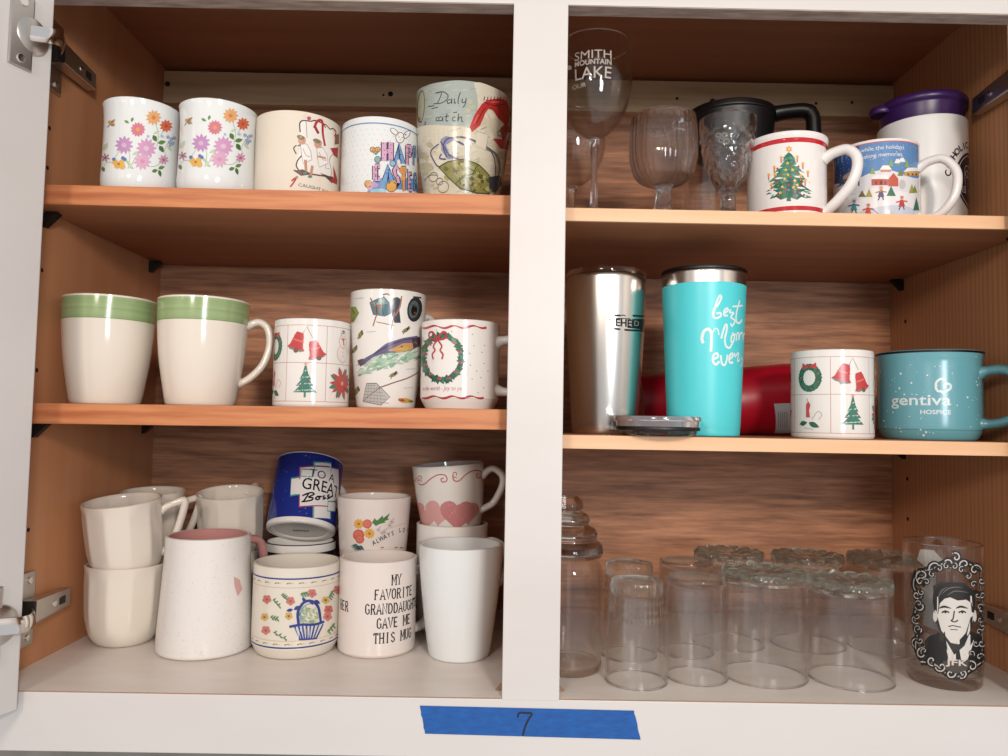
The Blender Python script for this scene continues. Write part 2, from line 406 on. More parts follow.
_glyphs = {}
def glyphs(txt, bold=0.0, shear=0.0):
    k = (txt, bold, shear)
    if k not in _glyphs:
        c = bpy.data.curves.new('t', 'FONT'); c.body = txt; c.size = 1; c.offset = bold; c.shear = shear; c.resolution_u = 3
        o = bpy.data.objects.new('t', c); me = o.to_mesh()
        V = [(v.co.x, v.co.y) for v in me.vertices]; Fs = [tuple(p.vertices) for p in me.polygons]
        o.to_mesh_clear(); bpy.data.objects.remove(o); bpy.data.curves.remove(c)
        xs = [v[0] for v in V]; ys = [v[1] for v in V]
        _glyphs[k] = (V, Fs, (min(xs), max(xs), min(ys), max(ys)))
    return _glyphs[k]
def ell(cx, cy, a, b=None, rot=0, n=12):
    b = a if b is None else b; cr, sr = cos(rot), sin(rot)
    return [(cx+a*cos(2*pi*k/n)*cr-b*sin(2*pi*k/n)*sr, cy+a*cos(2*pi*k/n)*sr+b*sin(2*pi*k/n)*cr) for k in range(n)]
def leafpts(cx, cy, L, W, rot):
    cr, sr = cos(rot), sin(rot)
    q = [(-L, 0), (-L*.5, W*.8), (0, W), (L*.55, W*.6), (L, 0), (L*.55, -W*.6), (0, -W), (-L*.5, -W*.8)]
    return [(cx+x*cr-y*sr, cy+x*sr+y*cr) for x, y in q]
class Decal:
    """flat print: coloured shapes laid on the outside of a Round (or a flat board).
    Shapes come either in surface metres (u round the wall from the viewer-facing line, v up) or in crop units of a frame."""
    def __init__(s, rd, ink=None, off=.00012):
        s.rd = rd; s.V = []; s.Fs = []; s.cols = []; s.layer = 0; s.ink = ink or INK; s.off = off; s.fr = (0, 0, 1); s.far = False
    def frame(s, ox, oy, sc): s.fr = (ox, oy, sc); return s
    def px(s, x, y):
        """frame units -> (u,v) on the wall"""
        ox, oy, sc = s.fr; d = s.rd.inv.to_3x3() @ ray(ox+x/sc, oy+y/sc); o = s.rd.inv @ CAM
        a = d.x*d.x+d.y*d.y; tc = -(o.x*d.x+o.y*d.y)/a; k = s.rd.R*1.25/sqrt(a)
        def fn(t): return sqrt((o.x+d.x*t)**2+(o.y+d.y*t)**2)-s.rd.r(o.z+d.z*t)
        t = tc; sg = 1 if s.far else -1; t0 = tc+sg*k; f0 = fn(t0)
        for i in range(1, 61):
            t1 = tc+sg*k*(1-i/60); f1 = fn(t1)
            if f0 > 0 >= f1:
                for _ in range(24):
                    tm = (t0+t1)/2
                    if fn(tm) > 0: t0 = tm
                    else: t1 = tm
                t = t1; break
            t0, f0 = t1, f1
        p = o+d*t; ph = atan2(p.x, -p.y)-s.rd.phic
        ph = ph % (2*pi) if s.far else (ph+pi) % (2*pi)-pi
        return ph*s.rd.R, p.z
    # --- shapes in surface metres
    def upoly(s, pts, col):
        pts = [Vector((x, y, 0)) for x, y in pts]; col = hx(col) if isinstance(col, str) else col
        b = len(s.V); s.V += [(p.x, p.y, s.layer) for p in pts]
        for t in tessellate_polygon([pts]): s.Fs.append(tuple(b+i for i in t)); s.cols.append(col)
        s.layer += 1
    def ucirc(s, x, y, r, col, n=10, ry=None, rot=0): s.upoly(ell(x, y, r, ry, rot, n), col)
    def ustroke(s, pts, wd, col, sp=0, taper=False):
        if sp: pts = spline([tuple(p) for p in pts], sp)
        L, Rr = [], []; n = len(pts)
        for i, p in enumerate(pts):
            a = pts[max(i-1, 0)]; b = pts[min(i+1, n-1)]; dx, dy = b[0]-a[0], b[1]-a[1]; l = sqrt(dx*dx+dy*dy) or 1
            q = wd/2*(1 if not taper else max(.25, sin(pi*(i+.3)/(n-.4))))
            nx, ny = -dy/l*q, dx/l*q; L.append((p[0]+nx, p[1]+ny)); Rr.append((p[0]-nx, p[1]-ny))
        col = hx(col) if isinstance(col, str) else col; b = len(s.V)
        s.V += [(x, y, s.layer) for x, y in L+Rr]
        for i in range(n-1): s.Fs.append((b+i, b+i+1, b+n+i+1, b+n+i)); s.cols.append(col)
        s.layer += 1
    def utext(s, txt, x, y, size, col, bold=0, sx=1.0, align='C', rot=0, shear=0, box_=None):
        V, Fs, (x0, x1, y0, y1) = glyphs(txt, bold, shear)
        col = hx(col) if isinstance(col, str) else col; b = len(s.V)
        if box_: # fit the glyphs into a box
            bx0, bx1, by0, by1 = box_; f = lambda v: (bx0+(v[0]-x0)/(x1-x0)*(bx1-bx0), by0+(v[1]-y0)/(y1-y0)*(by1-by0))
        else:
            k = {'C': (x0+x1)/2, 'L': x0, 'R': x1}[align]; cr, sr = cos(rot), sin(rot)
            def f(v):
                p, q = (v[0]-k)*size*sx, v[1]*size; return (x+p*cr-q*sr, y+p*sr+q*cr)
        s.V += [(*f(v), s.layer) for v in V]
        for t in Fs: s.Fs.append(tuple(b+i for i in t)); s.cols.append(col)
        s.layer += 1
    # --- shapes in frame units
    def poly(s, pts, col): s.upoly([s.px(*p) for p in pts], col)
    def circ(s, x, y, r, col, n=10, ry=None, rot=0): s.poly(ell(x, y, r, ry, rot, n), col)
    def leaf(s, x, y, L, W, rot, col): s.poly(leafpts(x, y, L, W, rot), col)
    def _m(s, x, y, d):
        ox, oy, sc = s.fr; p = s.rd.mw @ Vector((0, 0, .05)); return d/sc*(p-CAM).dot(FW)/F_PX
    def stroke(s, pts, wd, col, sp=0, taper=False):
        if sp: pts = spline([tuple(p) for p in pts], sp)
        s.ustroke([s.px(*p) for p in pts], s._m(0, 0, wd), col, 0, taper)
    def outline(s, pts, wd, col): s.stroke(list(pts)+[pts[0], pts[1]], wd, col)
    def text(s, txt, x, y, size, col, **k):
        u, v = s.px(x, y); s.utext(txt, u, v, s._m(x, y, size), col, **k)
    def letter(s, ch, x0, y0, x1, y1, col, bold=0):
        s.utext(ch, 0, 0, 1, col, bold, box_=s.boxof(x0, y0, x1, y1))
    def fat(s, ch, x0, y0, x1, y1, wd, col):
        """a chunky capital drawn with thick strokes"""
        for st in SLAB[ch]: s.stroke([(x0+p*(x1-x0), y1-q*(y1-y0)) for p, q in st], wd, col)
    def boxof(s, x0, y0, x1, y1):
        xm, ym = (x0+x1)/2, (y0+y1)/2
        return (s.px(x0, ym)[0], s.px(x1, ym)[0], s.px(xm, y1)[1], s.px(xm, y0)[1])
    def daisy(s, x, y, r, n, col, ctr, ph=0, wd=.3):
        for k in range(n):
            a = ph+2*pi*k/n; s.leaf(x+cos(a)*r*.58, y+sin(a)*r*.58, r*.42, r*wd*.62, a, col)
        s.circ(x, y, r*.27, ctr, 8)
    def star(s, x, y, r, col, n=5, q=.42):
        s.poly([(x+(r if k % 2 == 0 else r*q)*sin(pi*k/n), y-(r if k % 2 == 0 else r*q)*cos(pi*k/n)) for k in range(2*n)], col)
    def build(s, name='print', label=None, flat=None, step=.0035):
        bm = bmesh.new(); vs = [bm.verts.new(v) for v in s.V]; lay = bm.faces.layers.int.new('c')
        for i, f in enumerate(s.Fs):
            try: q = bm.faces.new([vs[j] for j in f]); q[lay] = i
            except ValueError: pass
        if flat is None:
            us = [v[0] for v in s.V]; k = math.ceil(min(us)/step)
            while k*step < max(us):
                bmesh.ops.bisect_plane(bm, geom=bm.verts[:]+bm.edges[:]+bm.faces[:], plane_co=(k*step, 0, 0), plane_no=(1, 0, 0), dist=1e-7); k += 1
            for i in range(1, len(s.rd.zs)-1):
                z = s.rd.zs[i]
                if abs((s.rd.rs[i]-s.rd.rs[i-1])/max(1e-6, z-s.rd.zs[i-1])-(s.rd.rs[i+1]-s.rd.rs[i])/max(1e-6, s.rd.zs[i+1]-z)) > .004:
                    bmesh.ops.bisect_plane(bm, geom=bm.verts[:]+bm.edges[:]+bm.faces[:], plane_co=(0, z, 0), plane_no=(0, 1, 0), dist=1e-7)
        dl = min(6e-6, .00035/max(1, s.layer))
        for v in bm.verts:
            u, z, l = v.co
            if flat is None:
                r = s.rd.r(z)+s.off+l*dl; p = u/s.rd.R+s.rd.phic; v.co = (r*sin(p), -r*cos(p), z)
            else: v.co = flat(u, z, s.off+l*dl)
        idx = [f[lay] for f in bm.faces]
        me = bpy.data.meshes.new('print'); bm.to_mesh(me); bm.free()
        a = me.attributes.new('ink', 'FLOAT_COLOR', 'FACE')
        a.data.foreach_set('color', [c for i in idx for c in (*[.84*(.9*q+.1*(sum(s.cols[i])/3)) for q in s.cols[i]], 1.0)])
        o = link(name, me, s.ink, s.rd.root, flat is None)
        if label: o['label'] = label
        if name == 'speckles': o['kind'] = 'stuff'
        return o
def pos(xl, xr, py, Y, z):
    X, r = cyl(xl, xr, py, Y); return (X, Y, z), r
SLAB = {'P': [[(.1, 0), (.1, 1)], [(.1, .96), (.7, .96), (.9, .74), (.7, .5), (.1, .5)]], 'M': [[(0, 0), (0, 1)], [(0, 1), (.5, .3), (1, 1)], [(1, 1), (1, 0)]], 'Y': [[(0, 1), (.5, .48), (1, 1)], [(.5, .5), (.5, 0)]], 'F': [[(.1, 0), (.1, 1)], [(.1, .96), (.9, .96)], [(.1, .5), (.65, .5)]],
        'A': [[(0, 0), (.5, 1), (1, 0)], [(.22, .34), (.78, .34)]], 'V': [[(0, 1), (.5, 0), (1, 1)]], 'O': [[(.5, 1), (.12, .85), (.05, .5), (.12, .15), (.5, 0), (.88, .15), (.95, .5), (.88, .85), (.5, 1)]],
        'R': [[(.1, 0), (.1, 1)], [(.1, .96), (.7, .96), (.88, .75), (.7, .52), (.1, .52)], [(.5, .52), (.92, 0)]], 'I': [[(.5, 0), (.5, 1)]], 'T': [[(.5, 0), (.5, 1)], [(.02, .96), (.98, .96)], [(.04, .96), (.04, .78)], [(.96, .96), (.96, .78)]],
        'E': [[(.1, 0), (.1, 1)], [(.1, .96), (.9, .96)], [(.1, .5), (.7, .5)], [(.1, .04), (.92, .04)]], 'G': [[(.9, .8), (.5, 1), (.12, .85), (.05, .5), (.12, .15), (.5, 0), (.9, .12), (.9, .45), (.6, .45)]],
        'N': [[(.05, 0), (.05, 1), (.95, 0), (.95, 1)]], 'D': [[(.1, 0), (.1, 1)], [(.1, .96), (.6, .96), (.92, .7), (.92, .3), (.6, .04), (.1, .04)]], 'U': [[(.08, 1), (.08, .2), (.5, 0), (.92, .2), (.92, 1)]],
        'H': [[(.08, 0), (.08, 1)], [(.92, 0), (.92, 1)], [(.08, .5), (.92, .5)]], 'S': [[(.9, .8), (.5, 1), (.1, .78), (.3, .55), (.75, .44), (.92, .2), (.5, 0), (.08, .2)]]}
SERIF = {'M': [(0, 0), (1, 0), (0, 1), (1, 1)], 'Y': [(.5, 0), (0, 1), (1, 1)], 'F': [(.1, 0)], 'A': [(0, 0), (1, 0)], 'V': [(0, 1), (1, 1)], 'R': [(.1, 0), (.92, 0)], 'I': [(.5, 0), (.5, 1)], 'T': [(.5, 0)], 'N': [(.05, 0), (.95, 1), (.05, 1)], 'U': [(.08, 1), (.92, 1)], 'H': [(.08, 0), (.92, 0), (.08, 1), (.92, 1)]}
random.seed(7)
# ================================================================== left bay, upper shelf
def zLT(x): return LT+.0002-.004*(x+.2185)
def zLM(x): return LM+.0002+.004*(x+.2185)
# --- two floral china mugs
def floral_mug(xl, xr, dx, dy, label):
    X, r = cyl(xl, xr, 140, .078); z = zLT(X)
    g = Round('floral_mug', label, 'mug', (X, .078, z), [(r*.80, 0), (r*.93, .003), (r*1.01, .013), (r*1.0, .03), (r*.985, .055), (r*.985, .075), (r*1.005, .088), (r*1.03, .0935)], group='flowered china mugs')
    g.body(CR_COOL, .0026)
    g.handle(CR_COOL, 118, C_handle(0, .014, .072, .026), .0045, .0035)
    d = Decal(g).frame(90+dx, 80+dy, 6.3)
    for pts in ([(215, 420), (250, 470), (240, 560)], [(355, 430), (300, 470), (260, 540)], [(400, 235), (430, 340), (420, 420)], [(478, 290), (440, 360)], [(462, 505), (420, 540), (380, 545)], [(190, 520), (110, 520), (90, 540)], [(500, 380), (470, 440), (480, 480)], [(215, 410), (170, 470), (150, 500)]):
        d.stroke(pts, 4, '#a9bf93', 4)
    for x, y, L, W, a, c in ((408, 368, 24, 15, 1.1, '#4f7a33'), (452, 393, 26, 14, -.2, '#5b8a3c'), (450, 435, 26, 15, 1.0, '#4a7430'), (408, 572, 20, 12, -.3, '#5a8042'), (440, 588, 24, 11, 1.3, '#4a7034'), (450, 552, 22, 12, -.3, '#628c47'),
                             (232, 264, 18, 9, .5, '#6e9a52'), (266, 250, 16, 9, 1.9, '#5f8f46'), (84, 562, 18, 12, 1.2, '#5d7f45'), (240, 520, 30, 9, .8, '#b4cba5'), (262, 552, 18, 8, .4, '#b7cda9'), (98, 420, 30, 14, -1.0, '#c9cfae'), (290, 460, 28, 10, -.5, '#c3d4b4'), (420, 330, 24, 8, -.4, '#c9d6b2'), (500, 430, 26, 10, .9, '#c6d2b6')):
        d.leaf(x, y, L, W, a, c)
    d.daisy(215, 410, 60, 11, '#c78ec2', '#d9b9cf', .2); d.daisy(355, 430, 66, 12, '#d59ac4', '#e3c0d2', 0); d.daisy(330, 512, 58, 11, '#dda9c6', '#d98fb0', .1)
    d.daisy(302, 312, 48, 13, '#d9788c', '#e8a04a', 0, .36); d.daisy(400, 237, 50, 11, '#eba864', '#d8803a', 0, .34); d.daisy(478, 290, 42, 10, '#d65f2e', '#b8401f', .2, .36)
    d.daisy(462, 503, 34, 8, '#d28fb4', '#b9577f', .3); d.daisy(100, 490, 30, 6, '#b77a94', '#94506c', .3)
    for x, y in ((172, 540), (200, 520), (160, 520), (205, 545)): d.circ(x, y, 19, '#e9b44c')
    d.circ(182, 530, 9, '#c9772a')
    for x, y in ((152, 500), (208, 492), (220, 500)): d.circ(x, y, 12, '#5a78bd', 8)
    for x, y in ((490, 360), (512, 372), (500, 392), (520, 398), (528, 365), (505, 410)): d.circ(x, y, 11, '#7ea0cf', 7); d.circ(x, y, 4, '#e8d27a', 6)
    for x, y in ((365, 355), (455, 355)): d.circ(x, y, 9, '#a7c0de', 7)
    for a, L in ((-.9, 30), (.5, 22), (-2.4, 18)): d.leaf(135+cos(a)*14, 275+sin(a)*14, L*.6, 11, a, '#c79c5e')
    d.stroke([(112, 300), (160, 250)], 5, '#6f4a2d'); d.circ(140, 285, 6, '#7c5230', 7)
    d.build('flower_print', 'pink, orange and purple daisies with green leaves')
    return g
floral_mug(102, 180, 0, 0, 'china mug with scattered daisies beside the upper left door hinge')
floral_mug(178.5, 256.5, 77, -2, 'china mug with scattered daisies between its twin and the armchair mug')
# --- mug with an armchair picture
X, r = cyl(254.5, 341, 150, .102)
g = Round('picture_mug', 'cream mug with an armchair and red ribbons picture', 'mug', (X, .102, zLT(X)), [(r*.95, 0), (r*.99, .003), (r, .01), (r, .05), (r, .0905)])
g.body(CR_IVORY, .004); g.handle(CR_IVORY, 172, C_handle(0, .014, .07, .028))
d = Decal(g).frame(250, 90, 6.87)
ink = '#4d4038'
d.poly([(340, 215), (385, 200), (450, 220), (520, 245), (560, 270), (575, 420), (560, 600), (430, 570), (330, 545), (320, 470), (345, 400)], '#f1ece3')
d.stroke([(345, 290), (342, 230), (365, 210), (420, 215), (450, 210), (520, 240), (548, 268), (575, 262)], 8, ink, 4)
d.stroke([(385, 215), (392, 330)], 3, ink); d.stroke([(330, 385), (355, 380), (360, 440), (330, 480), (318, 520), (335, 550)], 8, ink, 4); d.stroke([(300, 552), (400, 575), (500, 590), (570, 600)], 9, '#5d3a30', 3); d.stroke([(320, 380), (300, 400), (318, 440)], 7, ink, 3)
d.stroke([(570, 440), (545, 480), (560, 560), (550, 600)], 4, ink, 4); d.stroke([(510, 440), (520, 540), (545, 540)], 3, ink)
d.poly([(300, 555), (360, 545), (430, 580), (350, 590)], '#6d4a3c'); d.poly([(480, 570), (560, 600), (600, 620), (560, 640)], '#5d3a30')
d.stroke([(440, 262), (462, 215), (495, 215), (500, 300), (515, 385)], 17, '#b8222f', 5); d.stroke([(445, 250), (470, 300)], 20, '#a81c2c'); d.stroke([(490, 220), (520, 260)], 9, '#c83744')
d.poly([(550, 400), (605, 395), (600, 470), (575, 450)], '#b5222d'); d.poly([(570, 520), (600, 620), (595, 650), (545, 630), (575, 600)], '#b52a32')
d.stroke([(575, 270), (590, 290), (580, 320)], 14, '#b5303a', 3); d.poly([(585, 310), (608, 300), (610, 370), (580, 375)], '#8d6046')
d.stroke([(285, 625), (320, 600), (290, 650), (275, 665)], 10, '#c23640', 3); d.circ(322, 600, 10, '#b98a6a')
for cx, cy in ((345, 340), (455, 365)):                     # two plain doll figures
    P = [(cx+2, cy+30), (cx+45, cy+32), (cx+72, cy+80), (cx+80, cy+140), (cx+20, cy+165), (cx+8, cy+100)]
    d.poly(P, '#f4f0ea'); d.outline(P, 4, '#a2978c'); d.stroke([(cx+18, cy+60), (cx+40, cy+110), (cx+70, cy+118)], 4, '#a2978c', 3)
    d.circ(cx+12, cy+6, 27, '#d3a07e', 12, 31); d.circ(cx+4, cy-14, 28, '#8a7a5e', 12, 15, .35); d.circ(cx+22, cy+14, 6, '#c98a70', 7)
d.stroke([(380, 480), (385, 555)], 18, '#c98f70'); d.stroke([(428, 520), (418, 585)], 18, '#c98f70')
d.stroke([(460, 455), (520, 470)], 13, '#cf9070'); d.circ(378, 572, 15, '#5e8a7c', ry=10); d.circ(412, 595, 15, '#5e8a7c', ry=10)
d.circ(405, 195, 14, '#c9485a'); d.circ(380, 180, 13, '#e8d8cc')
u0, v0 = d.px(332, 655)
d.utext('CAUGHT NAPPING', u0, v0-.001, .0046, '#6b625c', align='L', rot=-.03, sx=1.25)
d.build('picture_print', 'armchair with red ribbons and small lettering')
# --- mug with block letters
X, r = cyl(341.5, 419, 150, .104)
g = Round('holiday_letter_mug', 'white dotted mug with pink and blue HAPPY EASTER block letters', 'mug', (X, .104, zLT(X)), [(r*.95, 0), (r*.99, .003), (r, .01), (r, .05), (r, .0885)])
g.body(CR_COOL, .004); g.handle(CR_COOL, 165, C_handle(0, .014, .068, .028))
d = Decal(g).frame(335, 100, 7.556)
for i in range(26):
    for j in range(14):
        d.ucirc((i-13+.5*(j % 2))*.0062+random.uniform(-.0006, .0006), .006+j*.0053, .00042, ('#9fa8b8', '#b9a8bd', '#8fb0c9')[(i+j) % 3], 6)
d.ustroke([(u*.004-.09, .0815) for u in range(46)], .0011, '#6d8fc4')
K = '#1e2330'
def blockletter(ch, x0, y0, x1, y1, c, dots):
    wd = min(34, (x1-x0)*.42); q = wd*.42
    d.fat(ch, x0+q, y0+q, x1-q, y1-q, wd+13, K); d.fat(ch, x0+q, y0+q, x1-q, y1-q, wd, c)
    for x, y in dots: d.circ(x, y, 4.5, '#6f4a78' if c[1] == 'd' else '#3f5f9c', 6)
pk, bl = '#d9a0c6', '#6c9fd9'
d.poly([(295, 600), (610, 600), (640, 700), (240, 700)], '#5f93c4')
blockletter('H', 352, 305, 440, 475, pk, [(365, 330), (372, 380), (362, 440), (420, 340), (428, 400), (420, 450), (395, 385)])
blockletter('A', 446, 328, 528, 495, bl, []); blockletter('P', 528, 335, 590, 500, pk, [(540, 360), (545, 420), (542, 470)]); blockletter('P', 584, 345, 616, 500, bl, [])
blockletter('E', 286, 485, 356, 615, pk, [(300, 510), (300, 560), (335, 500), (300, 600)]); blockletter('A', 362, 490, 440, 625, bl, []); blockletter('S', 432, 490, 492, 660, pk, [])
blockletter('T', 490, 500, 548, 690, bl, []); blockletter('E', 545, 545, 590, 695, pk, [(560, 580), (558, 640)]); blockletter('R', 588, 550, 622, 695, bl, [])
d.circ(490, 285, 34, K, 14, 42); d.circ(490, 285, 30, '#f4f2ef', 14, 38)
for x, y, rot in ((448, 240, .7), (540, 262, -.9)):
    d.circ(x, y, 38, K, 12, 20, rot); d.circ(x, y, 34, '#f2eeec', 12, 16, rot)
d.circ(482, 280, 4, K, 6); d.circ(505, 285, 4, K, 6); d.circ(492, 300, 5, '#d98aa0', 6)
d.circ(425, 655, 42, K, 12); d.circ(425, 655, 38, '#e8a73c', 12); d.circ(440, 632, 24, '#eab04a', 10); d.circ(446, 628, 4, K, 6)
d.circ(252, 635, 30, K); d.circ(252, 632, 26, '#e3a54e'); d.circ(262, 660, 22, '#d99fc0'); d.circ(295, 640, 20, '#7fb0d8')
for x, y in ((285, 375), (305, 385), (322, 375)): d.circ(x, y, 22, K); d.circ(x, y, 18, '#e0a650')
d.poly([(290, 395), (330, 395), (310, 420)], '#5fa58a'); d.circ(322, 450, 26, K); d.circ(322, 450, 22, '#86aeb0'); d.circ(435, 480, 24, K); d.circ(435, 480, 20, '#8fc0e0')
d.poly([(505, 520), (530, 520), (525, 690), (508, 690)], '#dc8f45'); d.circ(512, 530, 28, '#e29a3c'); d.circ(512, 590, 20, '#e0a050'); d.circ(480, 470, 12, '#f2e6d6', ry=22)
d.circ(330, 690, 60, '#8fc6d8', ry=20); d.circ(300, 645, 30, '#c894bd', ry=18)
d.build('letter_print', 'HAPPY EASTER letters with a bunny and chick')
# --- tall mug with crab collage
X, r = cyl(416.5, 510.5, 103, .102); z = zLT(X)
CRAB = ceramic('cream_collage_glaze', '#d9d2bb')
noise_tint(CRAB, '#c0b9a1', '#d2ccba', 60, (1, 1, 2), 4, .35, .65)
g = Round('crab_mug', 'tall cream latte mug with crab and lobster collage print', 'mug', (X, .102, z), [(r*.66, 0), (r*.72, .002), (r*.78, .012), (r*.88, .04), (r*.955, .07), (r*.99, .098), (r, .122)])
g.body(CRAB, .004); g.handle(CRAB, 96, C_handle(0, .016, .086, .030), .006, .005)
d = Decal(g).frame(405, 70, 5.6)
d.poly([(60, 130), (110, 92), (200, 68), (300, 58), (395, 68), (410, 200), (380, 320), (230, 312), (80, 320), (70, 220)], '#a9b3ab')
for _ in range(70):
    x, y = random.uniform(85, 370), random.uniform(85, 300); L = random.uniform(12, 45)
    d.stroke([(x, y), (x+L, y-L*.12)], random.uniform(2, 5), random.choice(['#b6bdb2', '#9fada8', '#bfc2ae', '#98a6a3', '#c3c5b4']))
d.poly([(385, 70), (420, 70), (500, 100), (560, 150), (430, 190), (400, 130)], '#d8d2bd')
d.poly([(80, 320), (230, 312), (380, 330), (460, 370), (450, 430), (300, 420), (110, 460), (80, 400)], '#dbd2bb')
for x in range(110, 450, 26): d.stroke([(x, 330), (x+6, 420)], 2, '#c6bca2')
d.circ(90, 205, 22, '#7d6a35', 16, 92, .06); d.circ(91, 205, 17, '#b5b79c', 16, 84, .06); d.stroke([(70, 240), (80, 285), (95, 290)], 6, '#7b2f22', 3)
T = '#3f4a44'
for pts in ([(180, 130), (205, 125), (195, 160), (178, 192)], [(170, 130), (210, 122), (240, 140), (235, 165), (205, 185), (160, 190)], [(255, 165), (238, 172), (240, 188), (258, 180), (262, 160), (262, 190)], [(278, 160), (276, 186), (284, 184)], [(310, 125), (298, 165), (298, 190)], [(322, 160), (320, 182), (338, 178), (342, 158), (338, 190), (325, 210)],
            [(130, 205), (165, 200)], [(150, 218), (185, 208)],
            [(205, 262), (192, 268), (192, 284), (208, 280), (212, 262), (212, 288)], [(188, 264), (176, 270), (176, 284), (188, 284)], [(236, 244), (231, 270), (231, 285), (242, 285)], [(222, 262), (246, 258)], [(282, 262), (268, 268), (268, 285), (284, 284)], [(300, 245), (296, 288), (302, 270), (316, 264), (318, 288), (326, 288)], [(270, 240), (292, 236)], [(110, 290), (118, 300), (106, 308)]):
    d.stroke(pts, 5.0, T, 4)
d.circ(285, 180, 2.5, T, 6)
for _ in range(110):
    x, y = random.uniform(85, 560), random.uniform(330, 690); L = random.uniform(10, 40)
    d.stroke([(x, y), (x+L*.9, y-L*.35)], random.uniform(3, 9), random.choice(['#cfc5a8', '#c4b998', '#e0d8c4', '#b8ae90', '#d5ccb4']))
for x, y, q in ((130, 540, 30), (110, 480, 26), (540, 480, 30), (520, 560, 26), (140, 420, 22)): d.circ(x, y, q, '#bfb491', 9, q*.7, .5)
# crab
d.stroke([(270, 385), (300, 375), (400, 400), (450, 440), (500, 470), (525, 540), (520, 600)], 10, '#8a8a55', 5)
for pts in ([(200, 390), (230, 370), (290, 385), (230, 420), (250, 470), (305, 495), (240, 500), (205, 450)],):
    d.poly(pts, '#8d8fb0')
for pts in ([(200, 400), (225, 440), (250, 480), (300, 500)], [(300, 380), (240, 385), (215, 430), (235, 490)], [(190, 415), (145, 460), (175, 530), (200, 545)], [(260, 385), (330, 420), (300, 400)], [(205, 470), (195, 495), (230, 500)], [(310, 375), (360, 385), (420, 420)], [(455, 430), (515, 480), (530, 560), (500, 640)], [(470, 440), (500, 500), (505, 590)]):
    d.stroke(pts, 8, '#4d4f78', 5)
d.poly([(190, 545), (240, 515), (330, 500), (410, 530), (470, 590), (500, 650), (470, 695), (400, 690), (310, 665), (250, 610)], '#8c8a45')
d.poly([(250, 540), (330, 515), (390, 545), (430, 600), (400, 650), (310, 630)], '#a3a06a')
for pts in ([(330, 500), (320, 560), (350, 620), (380, 690)], [(240, 520), (300, 590), (380, 610), (470, 620)], [(410, 530), (380, 580), (400, 640), (470, 690)], [(280, 640), (330, 600), (420, 570)], [(350, 545), (440, 600)], [(300, 560), (310, 640)]):
    d.stroke(pts, 6, '#5a5728', 4)
for _ in range(60):
    x, y = random.uniform(230, 480), random.uniform(520, 685)
    if abs((x-350)*.45-(y-600)) < 62: d.circ(x, y, random.uniform(8, 17), random.choice(['#6f6c2e', '#a8a364', '#7f7a3a', '#b9b27a', '#5f5a2a', '#988f4a']), 7)
d.outline([(190, 545), (240, 515), (330, 500), (410, 530), (470, 590), (500, 650), (470, 695), (400, 690), (310, 665), (250, 610)], 6, '#4a4620')
for x, y, q in ((160, 600, 24), (215, 655, 30), (195, 625, 18)): d.outline(ell(x, y, q, q*1.1, .4, 14), 4, '#77745a')
d.stroke([(110, 620), (140, 590), (180, 590)], 4, '#75704e', 3); d.poly([(470, 600), (530, 590), (540, 640), (500, 690), (470, 670)], '#3b4350')
# lobster claws
d.poly([(430, 190), (470, 165), (480, 200), (450, 240), (420, 310), (375, 350), (362, 320), (385, 260), (405, 225)], '#c42b28')
d.poly([(450, 170), (530, 160), (570, 175), (585, 240), (570, 330), (520, 270), (490, 225), (460, 215)], '#b52422')
d.poly([(560, 300), (585, 330), (580, 420), (545, 400), (530, 330)], '#a82422'); d.poly([(490, 385), (570, 395), (575, 450), (530, 440)], '#bb2b27'); d.poly([(455, 235), (500, 300), (540, 370), (500, 385), (480, 310)], '#cfc5ad')
for pts in ([(400, 300), (430, 240), (450, 210)], [(510, 190), (550, 250), (565, 310)], [(440, 180), (500, 200), (560, 190)]): d.stroke(pts, 5, '#7d1315', 4)
for pts in ([(385, 300), (410, 250)], [(480, 180), (530, 180)]): d.stroke(pts, 6, '#e2604f', 3)
for x in range(440, 580, 18): d.stroke([(x, 172), (x+6, 150)], 5, '#8d2420')
d.outline(ell(535, 355, 22, 17), 4, '#6d6a52'); d.outline(ell(530, 355, 9, 12), 3, '#6d6a52')
d.poly([(400, 345), (465, 365), (450, 450), (395, 420)], '#e3dac6'); d.stroke([(400, 345), (465, 365), (450, 450)], 3, '#a49a7e')
for x, y in ((380, 210), (365, 180), (352, 230), (100, 540), (90, 480), (120, 570)): d.circ(x, y, 16, '#b9b99a', 8)
d.build('collage_print', 'crab, red lobster claws and script lettering')
# ================================================================== left bay, lower shelf
GREEN = mat('green_brushed_glaze', '#94ad70', .16, 0, Coat_Weight=.2, Coat_Roughness=.05)
noise_tint(GREEN, '#879c6b', '#96a97a', 1.0, (4, 4, 320), 3, .3, .7)
def green_mug(xl, xr, py, az, label):
    X, r = cyl(xl, xr, py, .098)
    g = Round('green_banded_mug', label, 'mug', (X, .098, zLM(X)), [(r*.70, 0), (r*.76, .003), (r*.83, .02), (r*.93, .05), (r*.985, .082), (r, .098), (r, .110)], group='cream mugs with a green band')
    g.body(CR_CREAM, .004, bands=[(.0865, .1085, GREEN)])
    g.handle(CR_CREAM, az, [(-.002, .086), (.010, .091), (.020, .084), (.0235, .066), (.019, .045), (.008, .030), (-.002, .024)], .0065, .0042)
    d = Decal(g); d.ustroke([(u*.004-.142, .0865) for u in range(72)], .0009, '#7f9760'); d.build('band_line')
green_mug(61, 157.2, 300, 168, 'large cream mug with green rim band standing against the left side panel')
green_mug(157.0, 250, 303, 84, 'large cream mug with green rim band and its handle showing, beside the grid mug')
